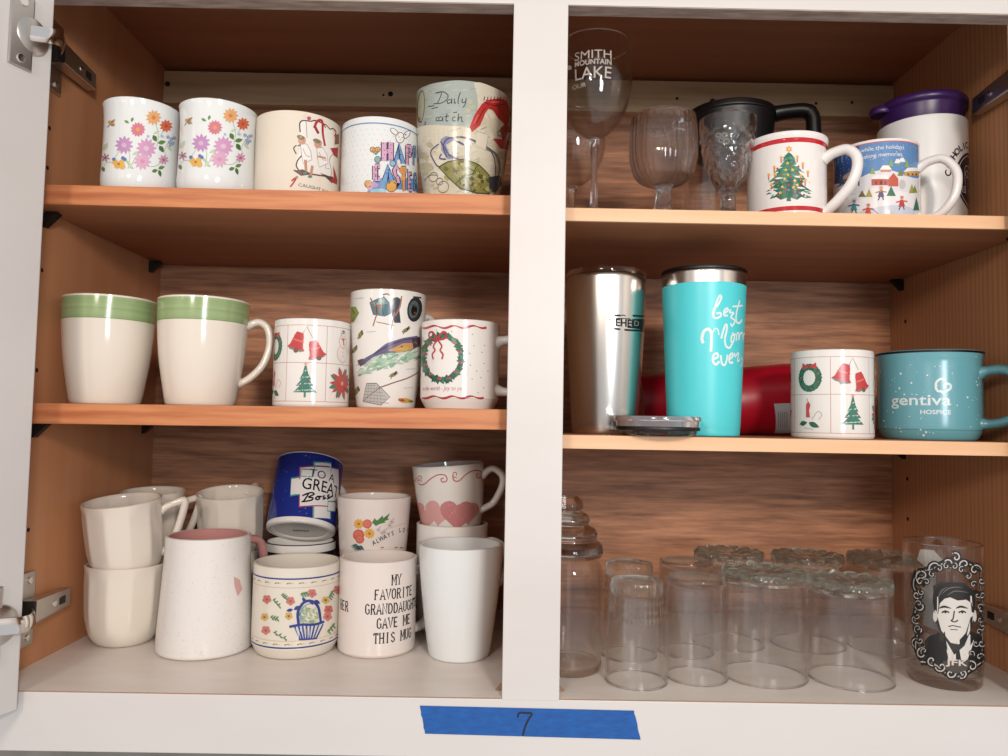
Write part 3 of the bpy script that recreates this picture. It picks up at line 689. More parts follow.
# --- Christmas squares mugs
def bell(d, x, y, s, rot, c='#cf3a3c'):
    P = [(-.35, .9), (.35, .9), (.5, .55), (.6, 0), (.75, -.55), (1.0, -.85), (.5, -1.0), (-.5, -1.0), (-1.0, -.85), (-.75, -.55), (-.6, 0), (-.5, .55)]
    q = lambda a, b: (x+(a*cos(rot)-b*sin(rot))*s, y+(a*sin(rot)+b*cos(rot))*s)
    d.upoly([q(a, b) for a, b in P], c); d.upoly([q(a, b) for a, b in ((-1, -.85), (1, -.85), (.6, -1.05), (-.6, -1.05))], '#7d8a7f')
    d.upoly([q(a, b) for a, b in ((-.62, .1), (.62, .1), (.66, -.05), (-.66, -.05))], '#e07a6a')
    u, v = q(.1, -1.0); d.ucirc(u, v, s*.28, '#8a5a4a', 8)
def squares_print(g, phase):
    d = Decal(g); R = g.R; n = 6; cw = 2*pi*R/n; v0, v1, v2 = .0055, .0445, .0825; red = '#cf8f8c'
    for v in (v0, v1, v2): d.ustroke([(-pi*R+k*2*pi*R/60, v) for k in range(61)], .00055, red)
    for k in range(n+1): d.ustroke([(phase+(k-3)*cw, v0), (phase+(k-3)*cw, v1), (phase+(k-3)*cw, v2)], .00055, red)
    gr, rd = '#2f6a55', '#cf3a40'
    for k in range(n):
        cx = phase+(k-3)*cw+cw/2; j = k % 4; cy = (v1+v2)/2; cb_ = (v0+v1)/2
        # upper row: wreath, bells, snowman, bow ; lower row: candle, tree, poinsettia, holly
        if j == 2:
            for q in range(22):
                a = 2*pi*q/22; d.ucirc(cx+.0100*cos(a), cy-.002+.0112*sin(a), .0036, gr if q % 2 else '#3b7d62', 7)
            for q in range(7): d.ucirc(cx+.0100*cos(q*.9+.4), cy-.002+.0112*sin(q*.9+.4), .0008, rd, 6)
            for sgn in (-1, 1): d.upoly([(cx, cy+.009), (cx+sgn*.0075, cy+.0135), (cx+sgn*.0085, cy+.007)], rd)
            d.ucirc(cx, cy+.0095, .0018, '#b02a34', 8)
            d.upoly([(cx-.0035, cb_-.004), (cx+.001, cb_-.004), (cx, cb_+.003), (cx+.0015, cb_+.009), (cx-.001, cb_+.0125), (cx-.0035, cb_+.009)], rd)
            d.ustroke([(cx-.002, cb_+.012), (cx-.002, cb_+.0155)], .0008, '#c9a0a0')
            d.upoly(leafpts(cx-.007, cb_-.010, .005, .0026, .2), gr); d.upoly(leafpts(cx+.005, cb_-.0115, .006, .0028, -.4), gr)
            d.ustroke([(cx+.003, cb_-.006), (cx+.009, cb_+.002), (cx+.013, cb_-.001), (cx+.010, cb_-.006)], .0006, '#b9a9a4', 5); d.ustroke([(cx-.006, cb_-.0145), (cx+.004, cb_-.016)], .0006, '#a9b5ae', 2)
        elif j == 3:
            d.ustroke([(cx-.004, cy+.010), (cx, cy+.0175), (cx+.006, cy+.006)], .0005, '#6f7d7c'); bell(d, cx-.0088, cy+.003, .0098, -.28); bell(d, cx+.0088, cy-.005, .0096, .32)
            for q, (w_, y_) in enumerate(((.0026, .009), (.0058, .0025), (.0090, -.004), (.0120, -.0105))):
                d.upoly([(cx-w_, cb_+y_), (cx+w_, cb_+y_), (cx+w_*.25, cb_+y_+.0085), (cx-w_*.25, cb_+y_+.0085)], '#36806c')
                d.ustroke([(cx-w_*.9, cb_+y_+.001), (cx+w_*.7, cb_+y_+.003)], .0009, ('#c98f98', '#b9c4c0')[q % 2])
                for e in range(q+1): d.ucirc(cx+(e-q/2)*.0046, cb_+y_+.0022, .0006, '#e6ece6', 6)
            d.upoly([(cx-.001, cb_-.0155), (cx+.001, cb_-.0155), (cx+.001, cb_-.0105), (cx-.001, cb_-.0105)], '#2f8f78')
            d.upoly([(cx+(.0024 if q % 2 == 0 else .001)*sin(pi*q/5), cb_+.0178+(.0024 if q % 2 == 0 else .001)*cos(pi*q/5)) for q in range(10)], '#d99a98')
        elif j == 0:
            for yy, q in ((-.0075, .0095), (.005, .0072), (.0128, .0040)):
                P = ell(cx, cy+yy, q*.9, q, 0, 16); d.upoly(P, '#d9a5a0'); d.upoly(ell(cx, cy+yy, q*.9-.0005, q-.0005, 0, 16), '#ece4da')
            d.upoly([(cx-.0045, cy+.008), (cx+.0045, cy+.008), (cx, cy+.006)], '#c9423f'); d.ustroke([(cx, cy+.007), (cx+.0014, cy+.001)], .0016, '#c9423f'); d.ustroke([(cx-.0035, cy+.0135), (cx+.0035, cy+.0135)], .0012, '#4f8577'); d.ustroke([(cx-.002, cy+.0155), (cx+.002, cy+.0155)], .0022, '#4f8577')
            for yy in (-.002, -.006, -.010): d.ucirc(cx, cy+yy, .0006, '#7a6d68', 6)
            for q in range(8): a = q*pi/4+.3; d.upoly(leafpts(cx+.0115*cos(a), cb_+.0115*sin(a), .0062, .0028, a), '#3c8a72')
            for q in range(10): a = q*pi/5; d.upoly(leafpts(cx+.0085*cos(a), cb_+.0085*sin(a), .0082, .0026, a), '#c9463f')
            d.ucirc(cx, cb_, .0022, '#e6a08c', 8)
        else:
            for sgn in (-1, 1):
                d.upoly([(cx, cy), (cx+sgn*.010, cy+.006), (cx+sgn*.010, cy-.005)], rd); d.upoly([(cx, cy), (cx+sgn*.006, cy-.013), (cx+sgn*.002, cy-.013)], rd)
                d.upoly(leafpts(cx+sgn*.006, cb_, .0075, .0038, sgn*.5), gr)
            d.ucirc(cx, cb_, .002, rd, 8)
    d.build('squares_print', 'grid of Christmas bells, tree, wreath and snowman squares')
X, r = cyl(273.5, 350, 360, .100)
g = Round('christmas_squares_mug', 'white Christmas grid mug between the green banded mug and the fishing mug', 'mug', (X, .100, zLM(X)), [(r*.96, 0), (r*.99, .002), (r, .006), (r, .04), (r, .089)], group='Christmas grid mugs')
g.body(CR_WHITE, .004); g.handle(CR_WHITE, 175, C_handle(0, .014, .07, .028))
dd = Decal(g); u, _ = dd.px(287.5, 345); squares_print(g, u)
# --- tall fishing mug
X, r = cyl(350, 426, 312, .118)
g = Round('fishing_mug', 'tall white mug printed with fishing gear, a fish and a net', 'mug', (X, .118, zLM(X)), [(r*.70, 0), (r*.76, .002), (r*.80, .012), (r*.88, .04), (r*.96, .075), (r*.995, .1), (r, .123)])
g.body(CR_WHITE, .0038); g.handle(CR_WHITE, 122, [(-.002, .098), (.010, .104), (.022, .094), (.025, .07), (.018, .045), (.006, .03), (-.002, .026)], .006, .0042)
d = Decal(g).frame(340, 280, 5.6)
d.poly([(165, 125), (245, 90), (280, 130), (285, 190), (250, 205), (185, 195)], '#4d7684'); d.poly([(175, 130), (245, 100), (270, 130), (200, 150)], '#8aa7a2')
for x in (200, 235): d.stroke([(x, 125), (x+8, 195)], 5, '#2f4a52')
d.poly([(205, 140), (230, 135), (228, 165), (210, 165)], '#8a5a3a')
d.poly([(275, 110), (320, 95), (345, 110), (330, 150), (340, 240), (305, 240), (285, 180)], '#3a3f4c'); d.stroke([(345, 90), (335, 150), (310, 200)], 8, '#b5714a', 3)
d.stroke([(170, 100), (185, 130), (205, 195), (185, 258)], 7, '#a5603d'); d.stroke([(305, 180), (285, 280)], 7, '#a5603d'); d.stroke([(205, 235), (300, 255)], 5, '#b07a55'); d.stroke([(235, 85), (265, 78), (290, 95)], 6, '#3c3a3a', 3)
d.circ(418, 165, 42, '#2c3435', 16, 70, .12); d.circ(412, 165, 28, '#57696a', 14, 50, .12); d.circ(415, 170, 17, '#15181a', 12, 30, .1); d.circ(420, 185, 8, '#7e3a34', 8); d.stroke([(410, 95), (455, 100)], 9, '#4f463c')
for x, y, a in ((115, 305, -1.2), (370, 280, -.5), (300, 530, -.4), (82, 390, -1.0), (95, 620, -1.3)):
    d.leaf(x, y, 30, 11, a, '#8f8648'); d.leaf(x+10, y-10, 16, 6, a-.5, '#3d3a26'); d.stroke([(x-18, y+25), (x-5, y+5)], 4, '#4c4030')
d.poly([(62, 150), (90, 150), (108, 185), (80, 235), (60, 240)], '#92a353'); d.stroke([(65, 160), (95, 200), (68, 230)], 6, '#4f6a2e')
for _ in range(120):
    t = random.random(); x = 110+t*330; y = 505-t*100+random.uniform(-45, 32)
    d.leaf(x, y, random.uniform(10, 28), random.uniform(4, 9), random.uniform(-.9, .3), random.choice(['#9ec4a2', '#86b08c', '#b4d2b4', '#a8c8b6', '#c9dcc8']))
d.poly([(100, 455), (130, 445), (190, 410), (260, 355), (350, 325), (430, 312), (448, 335), (440, 365), (400, 395), (330, 405), (250, 412), (190, 430), (140, 470), (105, 475)], '#6d6286')
d.poly([(270, 395), (350, 355), (430, 350), (400, 392), (330, 405)], '#d39a55'); d.poly([(300, 392), (360, 375), (400, 375), (370, 395)], '#d8b34a')
d.stroke([(190, 415), (270, 370), (360, 335), (440, 325)], 7, '#4a4164', 3); d.poly([(100, 450), (130, 440), (150, 465), (115, 485)], '#5c4a55'); d.poly([(400, 330), (445, 318), (446, 370), (410, 385)], '#4f3b44')
d.poly([(150, 580), (205, 578), (225, 600), (280, 655), (230, 700), (130, 680)], '#c3c2bc')
for k in range(6):
    d.stroke([(150+k*14, 580+k*4), (132+k*20, 680+k*4)], 2.5, '#8b8d8c'); d.stroke([(148-k*3, 590+k*17), (215+k*12, 590+k*20)], 2.5, '#8b8d8c')
d.outline([(150, 580), (205, 578), (225, 600), (280, 655), (230, 700), (130, 680)], 4, '#77797a'); d.stroke([(130, 680), (230, 600)], 4, '#77797a')
d.stroke([(215, 605), (300, 575), (380, 548), (440, 515)], 6, '#8d5a3e', 4)
d.leaf(365, 675, 44, 14, .05, '#dca536'); d.leaf(345, 672, 22, 9, .3, '#a8542c'); d.leaf(395, 680, 16, 8, 0, '#7f8a3a')
for x, y in ((110, 105), (175, 292), (380, 605), (395, 500)): d.stroke([(x-25, y), (x+25, y-4)], 4, '#c9c7cc')
d.build('fishing_print', 'colour prints of a creel, reel, trout and landing net')
# --- wreath mug
X, r = cyl(421, 499.5, 360, .092)
g = Round('wreath_mug', 'white mug with a holly wreath and red ribbon borders', 'mug', (X, .092, zLM(X)), [(r*.86, 0), (r*.90, .003), (r*.985, .010), (r, .015), (r, .05), (r, .089)])
g.body(CR_WHITE, .004)
g.handle(CR_WHITE, 74, [(-.002, .070), (.008, .0725), (.016, .072), (.0225, .066), (.024, .046), (.0225, .026), (.016, .019), (.008, .0185), (-.002, .020)], .0062, .0046, 1.7)
d = Decal(g).frame(410, 310, 7.2)
for x, y in ((450, 175), (460, 258), (535, 255), (430, 313), (517, 305), (435, 397), (533, 385), (405, 462), (447, 498), (510, 487), (528, 560), (490, 595), (335, 475), (385, 540), (300, 155), (400, 260), (480, 440), (560, 440), (190, 145)): d.circ(x, y, 4.5, '#8d8494', 6)
def ribbon(y, amp, x1):
    pts = [(85+k*(x1-85)/34, y+amp*sin(k*.62+.5)) for k in range(35)]
    a = [d.px(*p) for p in pts]
    for k in range(0, 34):
        w_ = .0008+.0016*abs(sin(k*.31+.6)); d.ustroke([a[k], a[k+1]], w_, '#b3202f' if (k//5) % 2 else '#c43a44')
ribbon(122, 9, 550); ribbon(628, 8, 530)
cx, cy = 232, 345
for k in range(30):
    a = 2*pi*k/30; ox, oy = cx+128*cos(a), cy+150*sin(a)
    for q in (-.7, .9): d.leaf(ox+14*cos(a+q), oy+14*sin(a+q), 36, 16, a+q+random.uniform(-.7, .7), random.choice(['#23604b', '#2f7358', '#1d5340', '#3d7f63']))
for k in range(12):
    a = 2*pi*k/12+.2; d.circ(cx+128*cos(a), cy+150*sin(a), 9, '#c2323c', 8); d.circ(cx+128*cos(a)+14, cy+150*sin(a)+6, 7, '#d0525a', 8)
for s_ in (-1, 1):
    d.stroke([(200, 212), (200+s_*35, 160), (200+s_*62, 170), (200+s_*50, 205), (200, 214)], 14, '#bd2b38', 5)
    d.stroke([(200, 215), (200+s_*30, 260), (200+s_*18, 290), (200+s_*38, 320), (200+s_*30, 355)], 12, '#c43743', 5)
d.circ(200, 214, 13, '#a82030', 8)
RS = '#d08a94'
u0, v0 = d.px(95, 580)
d.utext('to the world - Joy to you', u0, v0, .0062, RS, align='L', shear=.25, sx=.82)
d.build('wreath_print', 'holly wreath, red bow, ribbon borders and script greeting')
# ================================================================== left bay, bottom
FL = .0003
RIBH = .085
def facet_mod(n, h):
    def f(p, r, z):
        k = min(1, max(0, (z-.010)/.02))*min(1, max(0, (h-.001-z)/.010)); q = 2*pi/n
        return r*(1-1.0*k*(1-cos(pi/n)/cos((p % q)-q/2)))
    return f
RIB_PROF = [(.62, 0), (.70, .0025), (.80, .008), (.89, .017), (.955, .032), (.985, .055), (1.0, RIBH)]
def ribbed(X, Y, z, r, label, az, rot=(0, 0, 0)):
    g = Round('ribbed_cup', label, 'cup', (X, Y, z), [(r*a, b) for a, b in RIB_PROF], rot, group='ribbed cream cups')
    g.body(CR_CREAM, .0032, mod=facet_mod(11, RIBH), seg=110)
    g.handle(CR_CREAM, az, [(-.002, .070), (.006, .0745), (.020, .079), (.023, .078), (.023, .074), (.019, .060), (.010, .036), (.003, .026), (-.002, .023)], .0045, .0042, 1.3, 5)
    return g
X, r = cyl(82, 167, 565, .156); rr = r; X += .002
ribbed(X, .156, FL, r, 'ribbed cream cup standing on the bottom board under a leaning one', 105)
ribbed(X+.0012, .156, .0712, r*.965, 'ribbed cream cup leaning in the cup stacked below it', 78, (radians(7), radians(-3.5), 0))
X2 = -.4225
ribbed(X2, .2445, FL, .0385, 'ribbed cream cup at the bottom of the corner stack', 100)
ribbed(X2, .2445, .0722, .0372, 'ribbed cream cup atop the corner stack behind the leaning one', 60, (radians(4), 0, 0))
X3 = at(230.5, 500, .255).x
ribbed(X3+.003, .258, FL, rr*.98, 'ribbed cream cup hidden low behind the speckled mug', 130)
ribbed(X3+.003, .258, .0725, rr*.94, 'ribbed cream cup atop the stack behind the speckled mug', 150, (radians(9), 0, 0))
# --- speckled mug
SPECK = ceramic('speckled_white_glaze', '#ece7e2', .2); PINK = ceramic('dusty_pink_glaze', '#c98f8a', .2)
X, r = cyl(154, 257, 640, .136); r = .0492
g = Round('speckled_mug', 'speckled white mug with pink inside and pink handle, wider at its foot', 'mug', (X-.002, .136, FL), [(r*.93, 0), (r*.985, .002), (r, .007), (r*.985, .025), (r*.94, .06), (r*.90, .095), (r*.89, .121)])
g.body(SPECK, .004, inner=PINK); g.handle(PINK, 118, C_handle(0, .034, .108, .024), .006, .0048)
d = Decal(g)
for _ in range(420):
    d.ucirc(random.uniform(-.09, .09), random.uniform(.004, .119), random.uniform(.00016, .00042), random.choice(['#b5a79d', '#9f938c', '#c3b4aa']), 6)
d.frame(40, 440, 3.15); d.poly([(610, 430), (628, 440), (636, 470), (622, 492), (612, 460)], '#dca9a2')
d.build('speckles', 'fine grey speckles')
# --- navy mug below, blue mug leaning on it
NAVY = ceramic('navy_glaze', '#141a33'); BLUE = ceramic('cobalt_glaze', '#1b2f86', .16)
Xb = at(301, 530, .243).x
LOWH = .099
g = Round('navy_mug', 'dark navy mug with a white rim under the leaning blue mug', 'mug', (Xb, .243, FL), [(.040, 0), (.042, .003), (.0425, .01), (.0425, .05), (.0425, LOWH)])
g.body(NAVY, .004, bands=[(LOWH-.009, LOWH, CR_WHITE)], inner=CR_WHITE); g.handle(NAVY, 150, C_handle(0, .014, .08, .02))
tb = radians(-25)
r = .0415; hb = .089
cz = LOWH+.0115; cyy = .238
g = Round('blue_boss_mug', 'cobalt blue mug with TO A GREAT boss lettering, tipped back on another mug', 'mug', (Xb+.001, cyy, cz), [(r*.93, 0), (r*.985, .002), (r, .006), (r, .05), (r, hb)], (tb, 0, 0))
g.body(CR_WHITE, .004, bands=[(.0065, hb-.001, BLUE)], inner=CR_WHITE); g.handle(CR_WHITE, 128, C_handle(0, .016, .07, .022))
d = Decal(g).frame(255, 450, 7.2)
for _ in range(70): d.ucirc(random.uniform(-.06, .06), random.uniform(.009, hb-.004), random.uniform(.0003, .0006), random.choice(['#8fa0d8', '#c9d2f0', '#6f86cc']), 6)
def hollow(x0, y0, x1, y1, c, wd=11, sk=.04):
    P = [(x0, y0), (x1, y0+sk*(x1-x0)), (x1-4, y1+sk*(x1-x0)), (x0-6, y1)]
    d.poly(P, '#e9e6e4'); d.outline(P, wd, c)
hollow(262, 205, 600, 330, '#3f9fa0', 12, .02); hollow(425, 88, 545, 490, '#3f9fa0', 12, .05); hollow(325, 125, 600, 410, '#b03a72', 11, .05); hollow(375, 190, 600, 400, '#e9e6e4', 4, .05)
hollow(525, 370, 580, 440, '#3f9fa0', 8, .05); hollow(335, 138, 415, 190, '#3f9fa0', 8, .05)
KK = '#14141c'
def fit(txt, x0, y0, x1, y1, bold=.0):
    d.letter(txt, x0, y0, x1, y1, KK, bold)
d.poly([(300, 215), (600, 225), (595, 325), (300, 320)], '#e9e6e4')
fit('TO A', 392, 150, 575, 208); fit('GREAT', 338, 215, 600, 300, .008)
for pts in ([(360, 320), (385, 315), (350, 368), (335, 372)], [(340, 330), (400, 308), (425, 318), (385, 340), (415, 345), (405, 362), (350, 372)], [(450, 335), (435, 350), (450, 358), (466, 345), (450, 335), (480, 336)], [(500, 328), (488, 338), (502, 348), (486, 356), (510, 344)], [(535, 322), (520, 333), (535, 344), (516, 352), (560, 330)]):
    d.stroke(pts, 11, KK, 5)
d.build('boss_print', 'TO A GREAT BOSS lettering on white blocks')
# maker's mark on the underside
bm = bmesh.new()
for k in range(5): add_box(bm, -.010+k*.0042, -.0072+k*.0042, -.004, .003, .0016, .0021)
link('base_mark', bm_mesh(bm), mat('grey_stamp', '#8f8b86', .5), g.root, False)['kind'] = 'stuff'
# --- basket mug
X, r = cyl(251.5, 340, 610, .139); r = min(r, .0462)
CRB = ceramic('warm_cream_glaze', '#e5ddcf')
g = Round('basket_mug', 'cream mug with a blue flower basket and blue rim lines', 'mug', (X, .139, FL), [(r*.84, 0), (r*.90, .002), (r*.985, .010), (r, .016), (r, .05), (r, .094)])
g.body(CRB, .004); g.handle(CRB, 160, C_handle(0, .016, .075, .022))
d = Decal(g)
NB = '#2e3f8f'
ring = lambda v, w_, c: d.ustroke([(-pi*g.R+k*2*pi*g.R/60, v) for k in range(61)], w_, c)
ring(.0835, .0016, NB); ring(.0135, .0016, NB); ring(.0745, .0006, '#d9b08f'); ring(.0205, .0006, '#d9b08f')
for v in (.0790, .0170):
    for k in range(-10, 11):
        u = k*.0125+.003; d.upoly(leafpts(u, v, .0018, .0007, .3), '#7d8a5c'); d.upoly(leafpts(u+.0028, v+.0002, .0015, .0007, -.4), '#a59a5c'); d.ucirc(u+.0055, v, .0005, '#c9a56a', 6)
d.frame(245, 540, 5.82)
def flower5(x, y, q, c, c2):
    for k in range(5): d.circ(x+q*.6*cos(k*1.257+.3), y+q*.6*sin(k*1.257+.3), q*.5, c, 8)
    d.circ(x, y, q*.35, c2, 7)
for x, y, c in ((128, 345, '#cf7468'), (265, 355, '#d07a6e'), (390, 310, '#d07670'), (122, 525, '#d27a72'), (485, 405, '#d0655f'), (480, 445, '#d47a70'), (538, 290, '#c9736b')): flower5(x, y, 25, c, '#a84a45')
for x, y in ((115, 448), (255, 442), (468, 350)): flower5(x, y, 22, '#d6ad57', '#8a5a2c')
for x0, y0, dx, dy in ((165, 345, 40, 45), (150, 450, 45, 10), (165, 535, 80, 45), (215, 320, 30, 20), (325, 320, 40, -8), (510, 300, -20, 40), (520, 490, -40, 50), (300, 400, 20, 40)):
    d.stroke([(x0, y0), (x0+dx, y0+dy)], 4, '#6f8a5a')
    for k in range(3):
        t = (k+.5)/3; d.leaf(x0+dx*t, y0+dy*t-7, 13, 5, -.7, '#5f8a56'); d.leaf(x0+dx*t+5, y0+dy*t+8, 13, 5, .9, '#6a9060')
for _ in range(36): d.leaf(random.uniform(325, 435), random.uniform(390, 480), 16, 7, random.uniform(0, 3), random.choice(['#a9bd92', '#8fae86', '#c9cfae']))
d.poly([(265, 490), (460, 480), (430, 525), (415, 575), (315, 580), (300, 525)], '#d8d6cf')
for k in range(8): d.stroke([(285+k*24, 492-k*.5), (320+k*13, 575)], 10, NB if k % 2 else '#4a5aa5')
d.stroke([(258, 505), (330, 492), (400, 492), (460, 475)], 14, NB, 4); d.stroke([(312, 578), (415, 572)], 9, NB)
d.stroke([(312, 490), (308, 420), (340, 365), (385, 355), (425, 390), (440, 475)], 15, NB, 5); d.stroke([(325, 480), (325, 425), (350, 380), (385, 370)], 5, '#7f8cc4', 4)
for x, y in ((260, 408), (300, 395), (345, 350), (385, 362), (420, 360)): d.leaf(x, y, 20, 10, random.uniform(0, 3), NB)
d.build('basket_print', 'blue basket of red and yellow flowers')
# --- tapered bouquet mug
X, r = cyl(337, 411, 500, .222)
BLUSH = ceramic('blush_white_glaze', '#eadfd8')
g = Round('bouquet_mug', 'tall white tapered mug with a coral and yellow bouquet behind the lettered mug', 'mug', (X, .2235, FL), [(r*.68, 0), (r*.72, .003), (r*.80, .04), (r*.90, .09), (r*.97, .135), (r, .157)])
g.body(BLUSH, .0036); g.handle(BLUSH, 178, C_handle(0, .04, .12, .024))
d = Decal(g).frame(325, 480, 9.45)
d.leaf(470, 395, 30, 16, -.5, '#4e7f3c')
d.poly([(445, 400), (470, 360), (490, 385), (545, 335), (550, 360), (615, 312), (590, 365), (610, 370), (560, 390), (575, 400), (520, 415), (480, 435)], '#4f8540')
for x, y, q in ((320, 415, 52), (420, 505, 54)): d.daisy(x, y, q, 11, '#e9b13e', '#b9772a', 0, .42)
for x, y, q in ((400, 415, 44), (318, 520, 55), (330, 560, 42)):
    d.circ(x, y, q, '#d9604e', 12); d.circ(x-6, y-4, q*.7, '#e0705c', 10)
    for k in range(8): d.circ(x+q*.5*cos(k*.8), y+q*.5*sin(k*.8), 4, '#e89a86', 6)
for k in range(9): a = 1.0+k*.22; d.leaf(325+55*cos(a), 595+55*sin(a), 34, 7, a, random.choice(['#2f5f63', '#467a74', '#28494f']))
for x, y in ((505, 470), (560, 490), (610, 430), (540, 500), (630, 395)):
    d.daisy(x, y, 26, 6, '#d3b8b6', '#bd8f86', .2); d.leaf(x+15, y-25, 16, 6, -1.0, '#c3bcc0')
d.stroke([(570, 470), (650, 440), (760, 405)], 5, '#dcb9a4', 3)
lt = 'ALWAYS LOVED'
for i, ch in enumerate(lt):
    if ch == ' ': continue
    t = i/11; d.text(ch, 470+i*34, 612-118*min(1, t*1.6)**.9, 62, '#2f2926', bold=.01, rot=.45-.45*t, sx=.8)
for x in (540, 670, 720): d.stroke([(x-16, 640), (x+16, 636)], 14, '#c98a6a')
d.build('bouquet_print', 'coral and yellow flowers with a green leaf and curved lettering')
# --- lettered mug (slab serif capitals drawn as strokes)
X, r = cyl(338.5, 416, 600, .1455)
g = Round('lettered_mug', 'white mug lettered MY FAVORITE GRANDDAUGHTER GAVE ME THIS MUG', 'mug', (X, .1455, FL), [(r*.93, 0), (r*.985, .003), (r, .008), (r, .05), (r, .099)])
g.body(BLUSH, .0042); g.handle(BLUSH, 112, C_handle(0, .016, .078, .026), .006, .005)
def slab(d, txt, u, v, hgt, wd, pitch, col, align='C', wt=.0011):
    total = len(txt)*pitch; x = u-total/2 if align == 'C' else u
    for ch in txt:
        if ch != ' ':
            for st in SLAB[ch]: d.ustroke([(x+p*wd, v+q*hgt) for p, q in st], wt, col)
            for p, q in SERIF.get(ch, []): d.ustroke([(x+p*wd-.0011, v+q*hgt), (x+p*wd+.0011, v+q*hgt)], .0007, col)
        x += pitch
d = Decal(g).frame(330, 540, 5.82)
uc = d.px(388, 400)[0]
for txt, py in (('MY', 255), ('FAVORITE', 335), ('GRANDDAUGHTER', 418), ('GAVE ME', 500), ('THIS MUG', 585)):
    v = d.px(388, py)[1]; slab(d, txt, uc+(.0055 if len(txt) > 9 else .0), v-.0008, .0104, .0045, .0060, '#231d1c', wt=.0013)
d.build('lettering', 'black slab serif capitals')
d = Decal(g).frame(330, 540, 5.82)
for v in (.06,): slab(d, 'HER', -.0415, d.px(70, 400)[1]-.0008, .0104, .0045, .0060, '#231d1c', wt=.0013)
d.build('lettering', 'end of the same words on the far side')
# --- heart mug on a plain mug
Xh = at(452, 540, .225).x
g = Round('plain_under_mug', 'plain white mug under the heart mug', 'mug', (Xh, .2255, FL), [(.034, 0), (.037, .004), (.0405, .03), (.0425, .08), (.043, .126)])
g.body(CR_WHITE, .0035); g.handle(CR_WHITE, 72, C_handle(0, .05, .105, .026), .005, .004)
X, r = cyl(409.5, 482, 480, .2245)
HM = ceramic('soft_white_glaze', '#e2ddd6')
g = Round('heart_mug', 'white mug with pink hearts and red scrolls, tipped a little', 'mug', (Xh, .2255, .1135), [(r*.66, 0), (r*.72, .002), (r*.82, .014), (r*.90, .035), (r*.96, .06), (r, .084)], (radians(1), radians(-4.5), 0))
g.body(HM, .0034); g.handle(HM, 78, [(-.002, .068), (.010, .076), (.022, .068), (.023, .055), (.014, .036), (.005, .030), (-.002, .027)], .006, .0042)
d = Decal(g).frame(400, 450, 6.87)
def heart(x, y, q, c, rot=0):
    P = []
    for k in range(28):
        t = 2*pi*k/28; a = 16*sin(t)**3/17; b = -(13*cos(t)-5*cos(2*t)-2*cos(3*t)-cos(4*t))/17
        P.append((x+q*(a*cos(rot)-b*sin(rot)), y+q*(a*sin(rot)+b*cos(rot))))
    d.poly(P, c)
heart(150, 470, 105, '#dba09a', .1); heart(90, 430, 90, '#d9938d', -.2); heart(270, 425, 105, '#dda29c', .1); heart(460, 430, 92, '#d08c88', -.1); heart(395, 440, 128, '#cb8080', .03)
for x0, sg in ((70, 1), (255, -1), (470, -1)):
    pass
SC = '#c0625e'
for ox in (0, 240):
    d.stroke([(150+ox, 215-ox*.10), (125+ox, 205-ox*.10), (128+ox, 180-ox*.10), (148+ox, 182-ox*.10), (146+ox, 200-ox*.10)], 6, SC, 5)
    d.stroke([(122+ox, 195-ox*.10), (130+ox, 232-ox*.10), (165+ox, 236-ox*.10), (215+ox, 195-ox*.12), (265+ox, 170-ox*.12), (312+ox, 175-ox*.12), (322+ox, 210-ox*.12), (292+ox, 220-ox*.12), (282+ox, 200-ox*.12), (300+ox, 192-ox*.12)], 8, SC, 6)
d.stroke([(75, 195), (100, 215), (115, 190)], 6, SC, 4); d.ucirc(-.04, .07, .002, '#dcaaa5')
d.build('heart_print', 'pink hearts and red scrolls')
# --- plain white tapered mug
X, r = cyl(418.5, 503, 560, .128)
g = Round('plain_tapered_mug', 'plain glossy white tapered mug standing beside the centre stile', 'mug', (X, .128, FL), [(r*.66, 0), (r*.72, .003), (r*.80, .025), (r*.90, .06), (r*.975, .095), (r, .117)])
g.body(CR_COOL, .0038); g.handle(CR_COOL, 140, C_handle(0, .03, .09, .020))
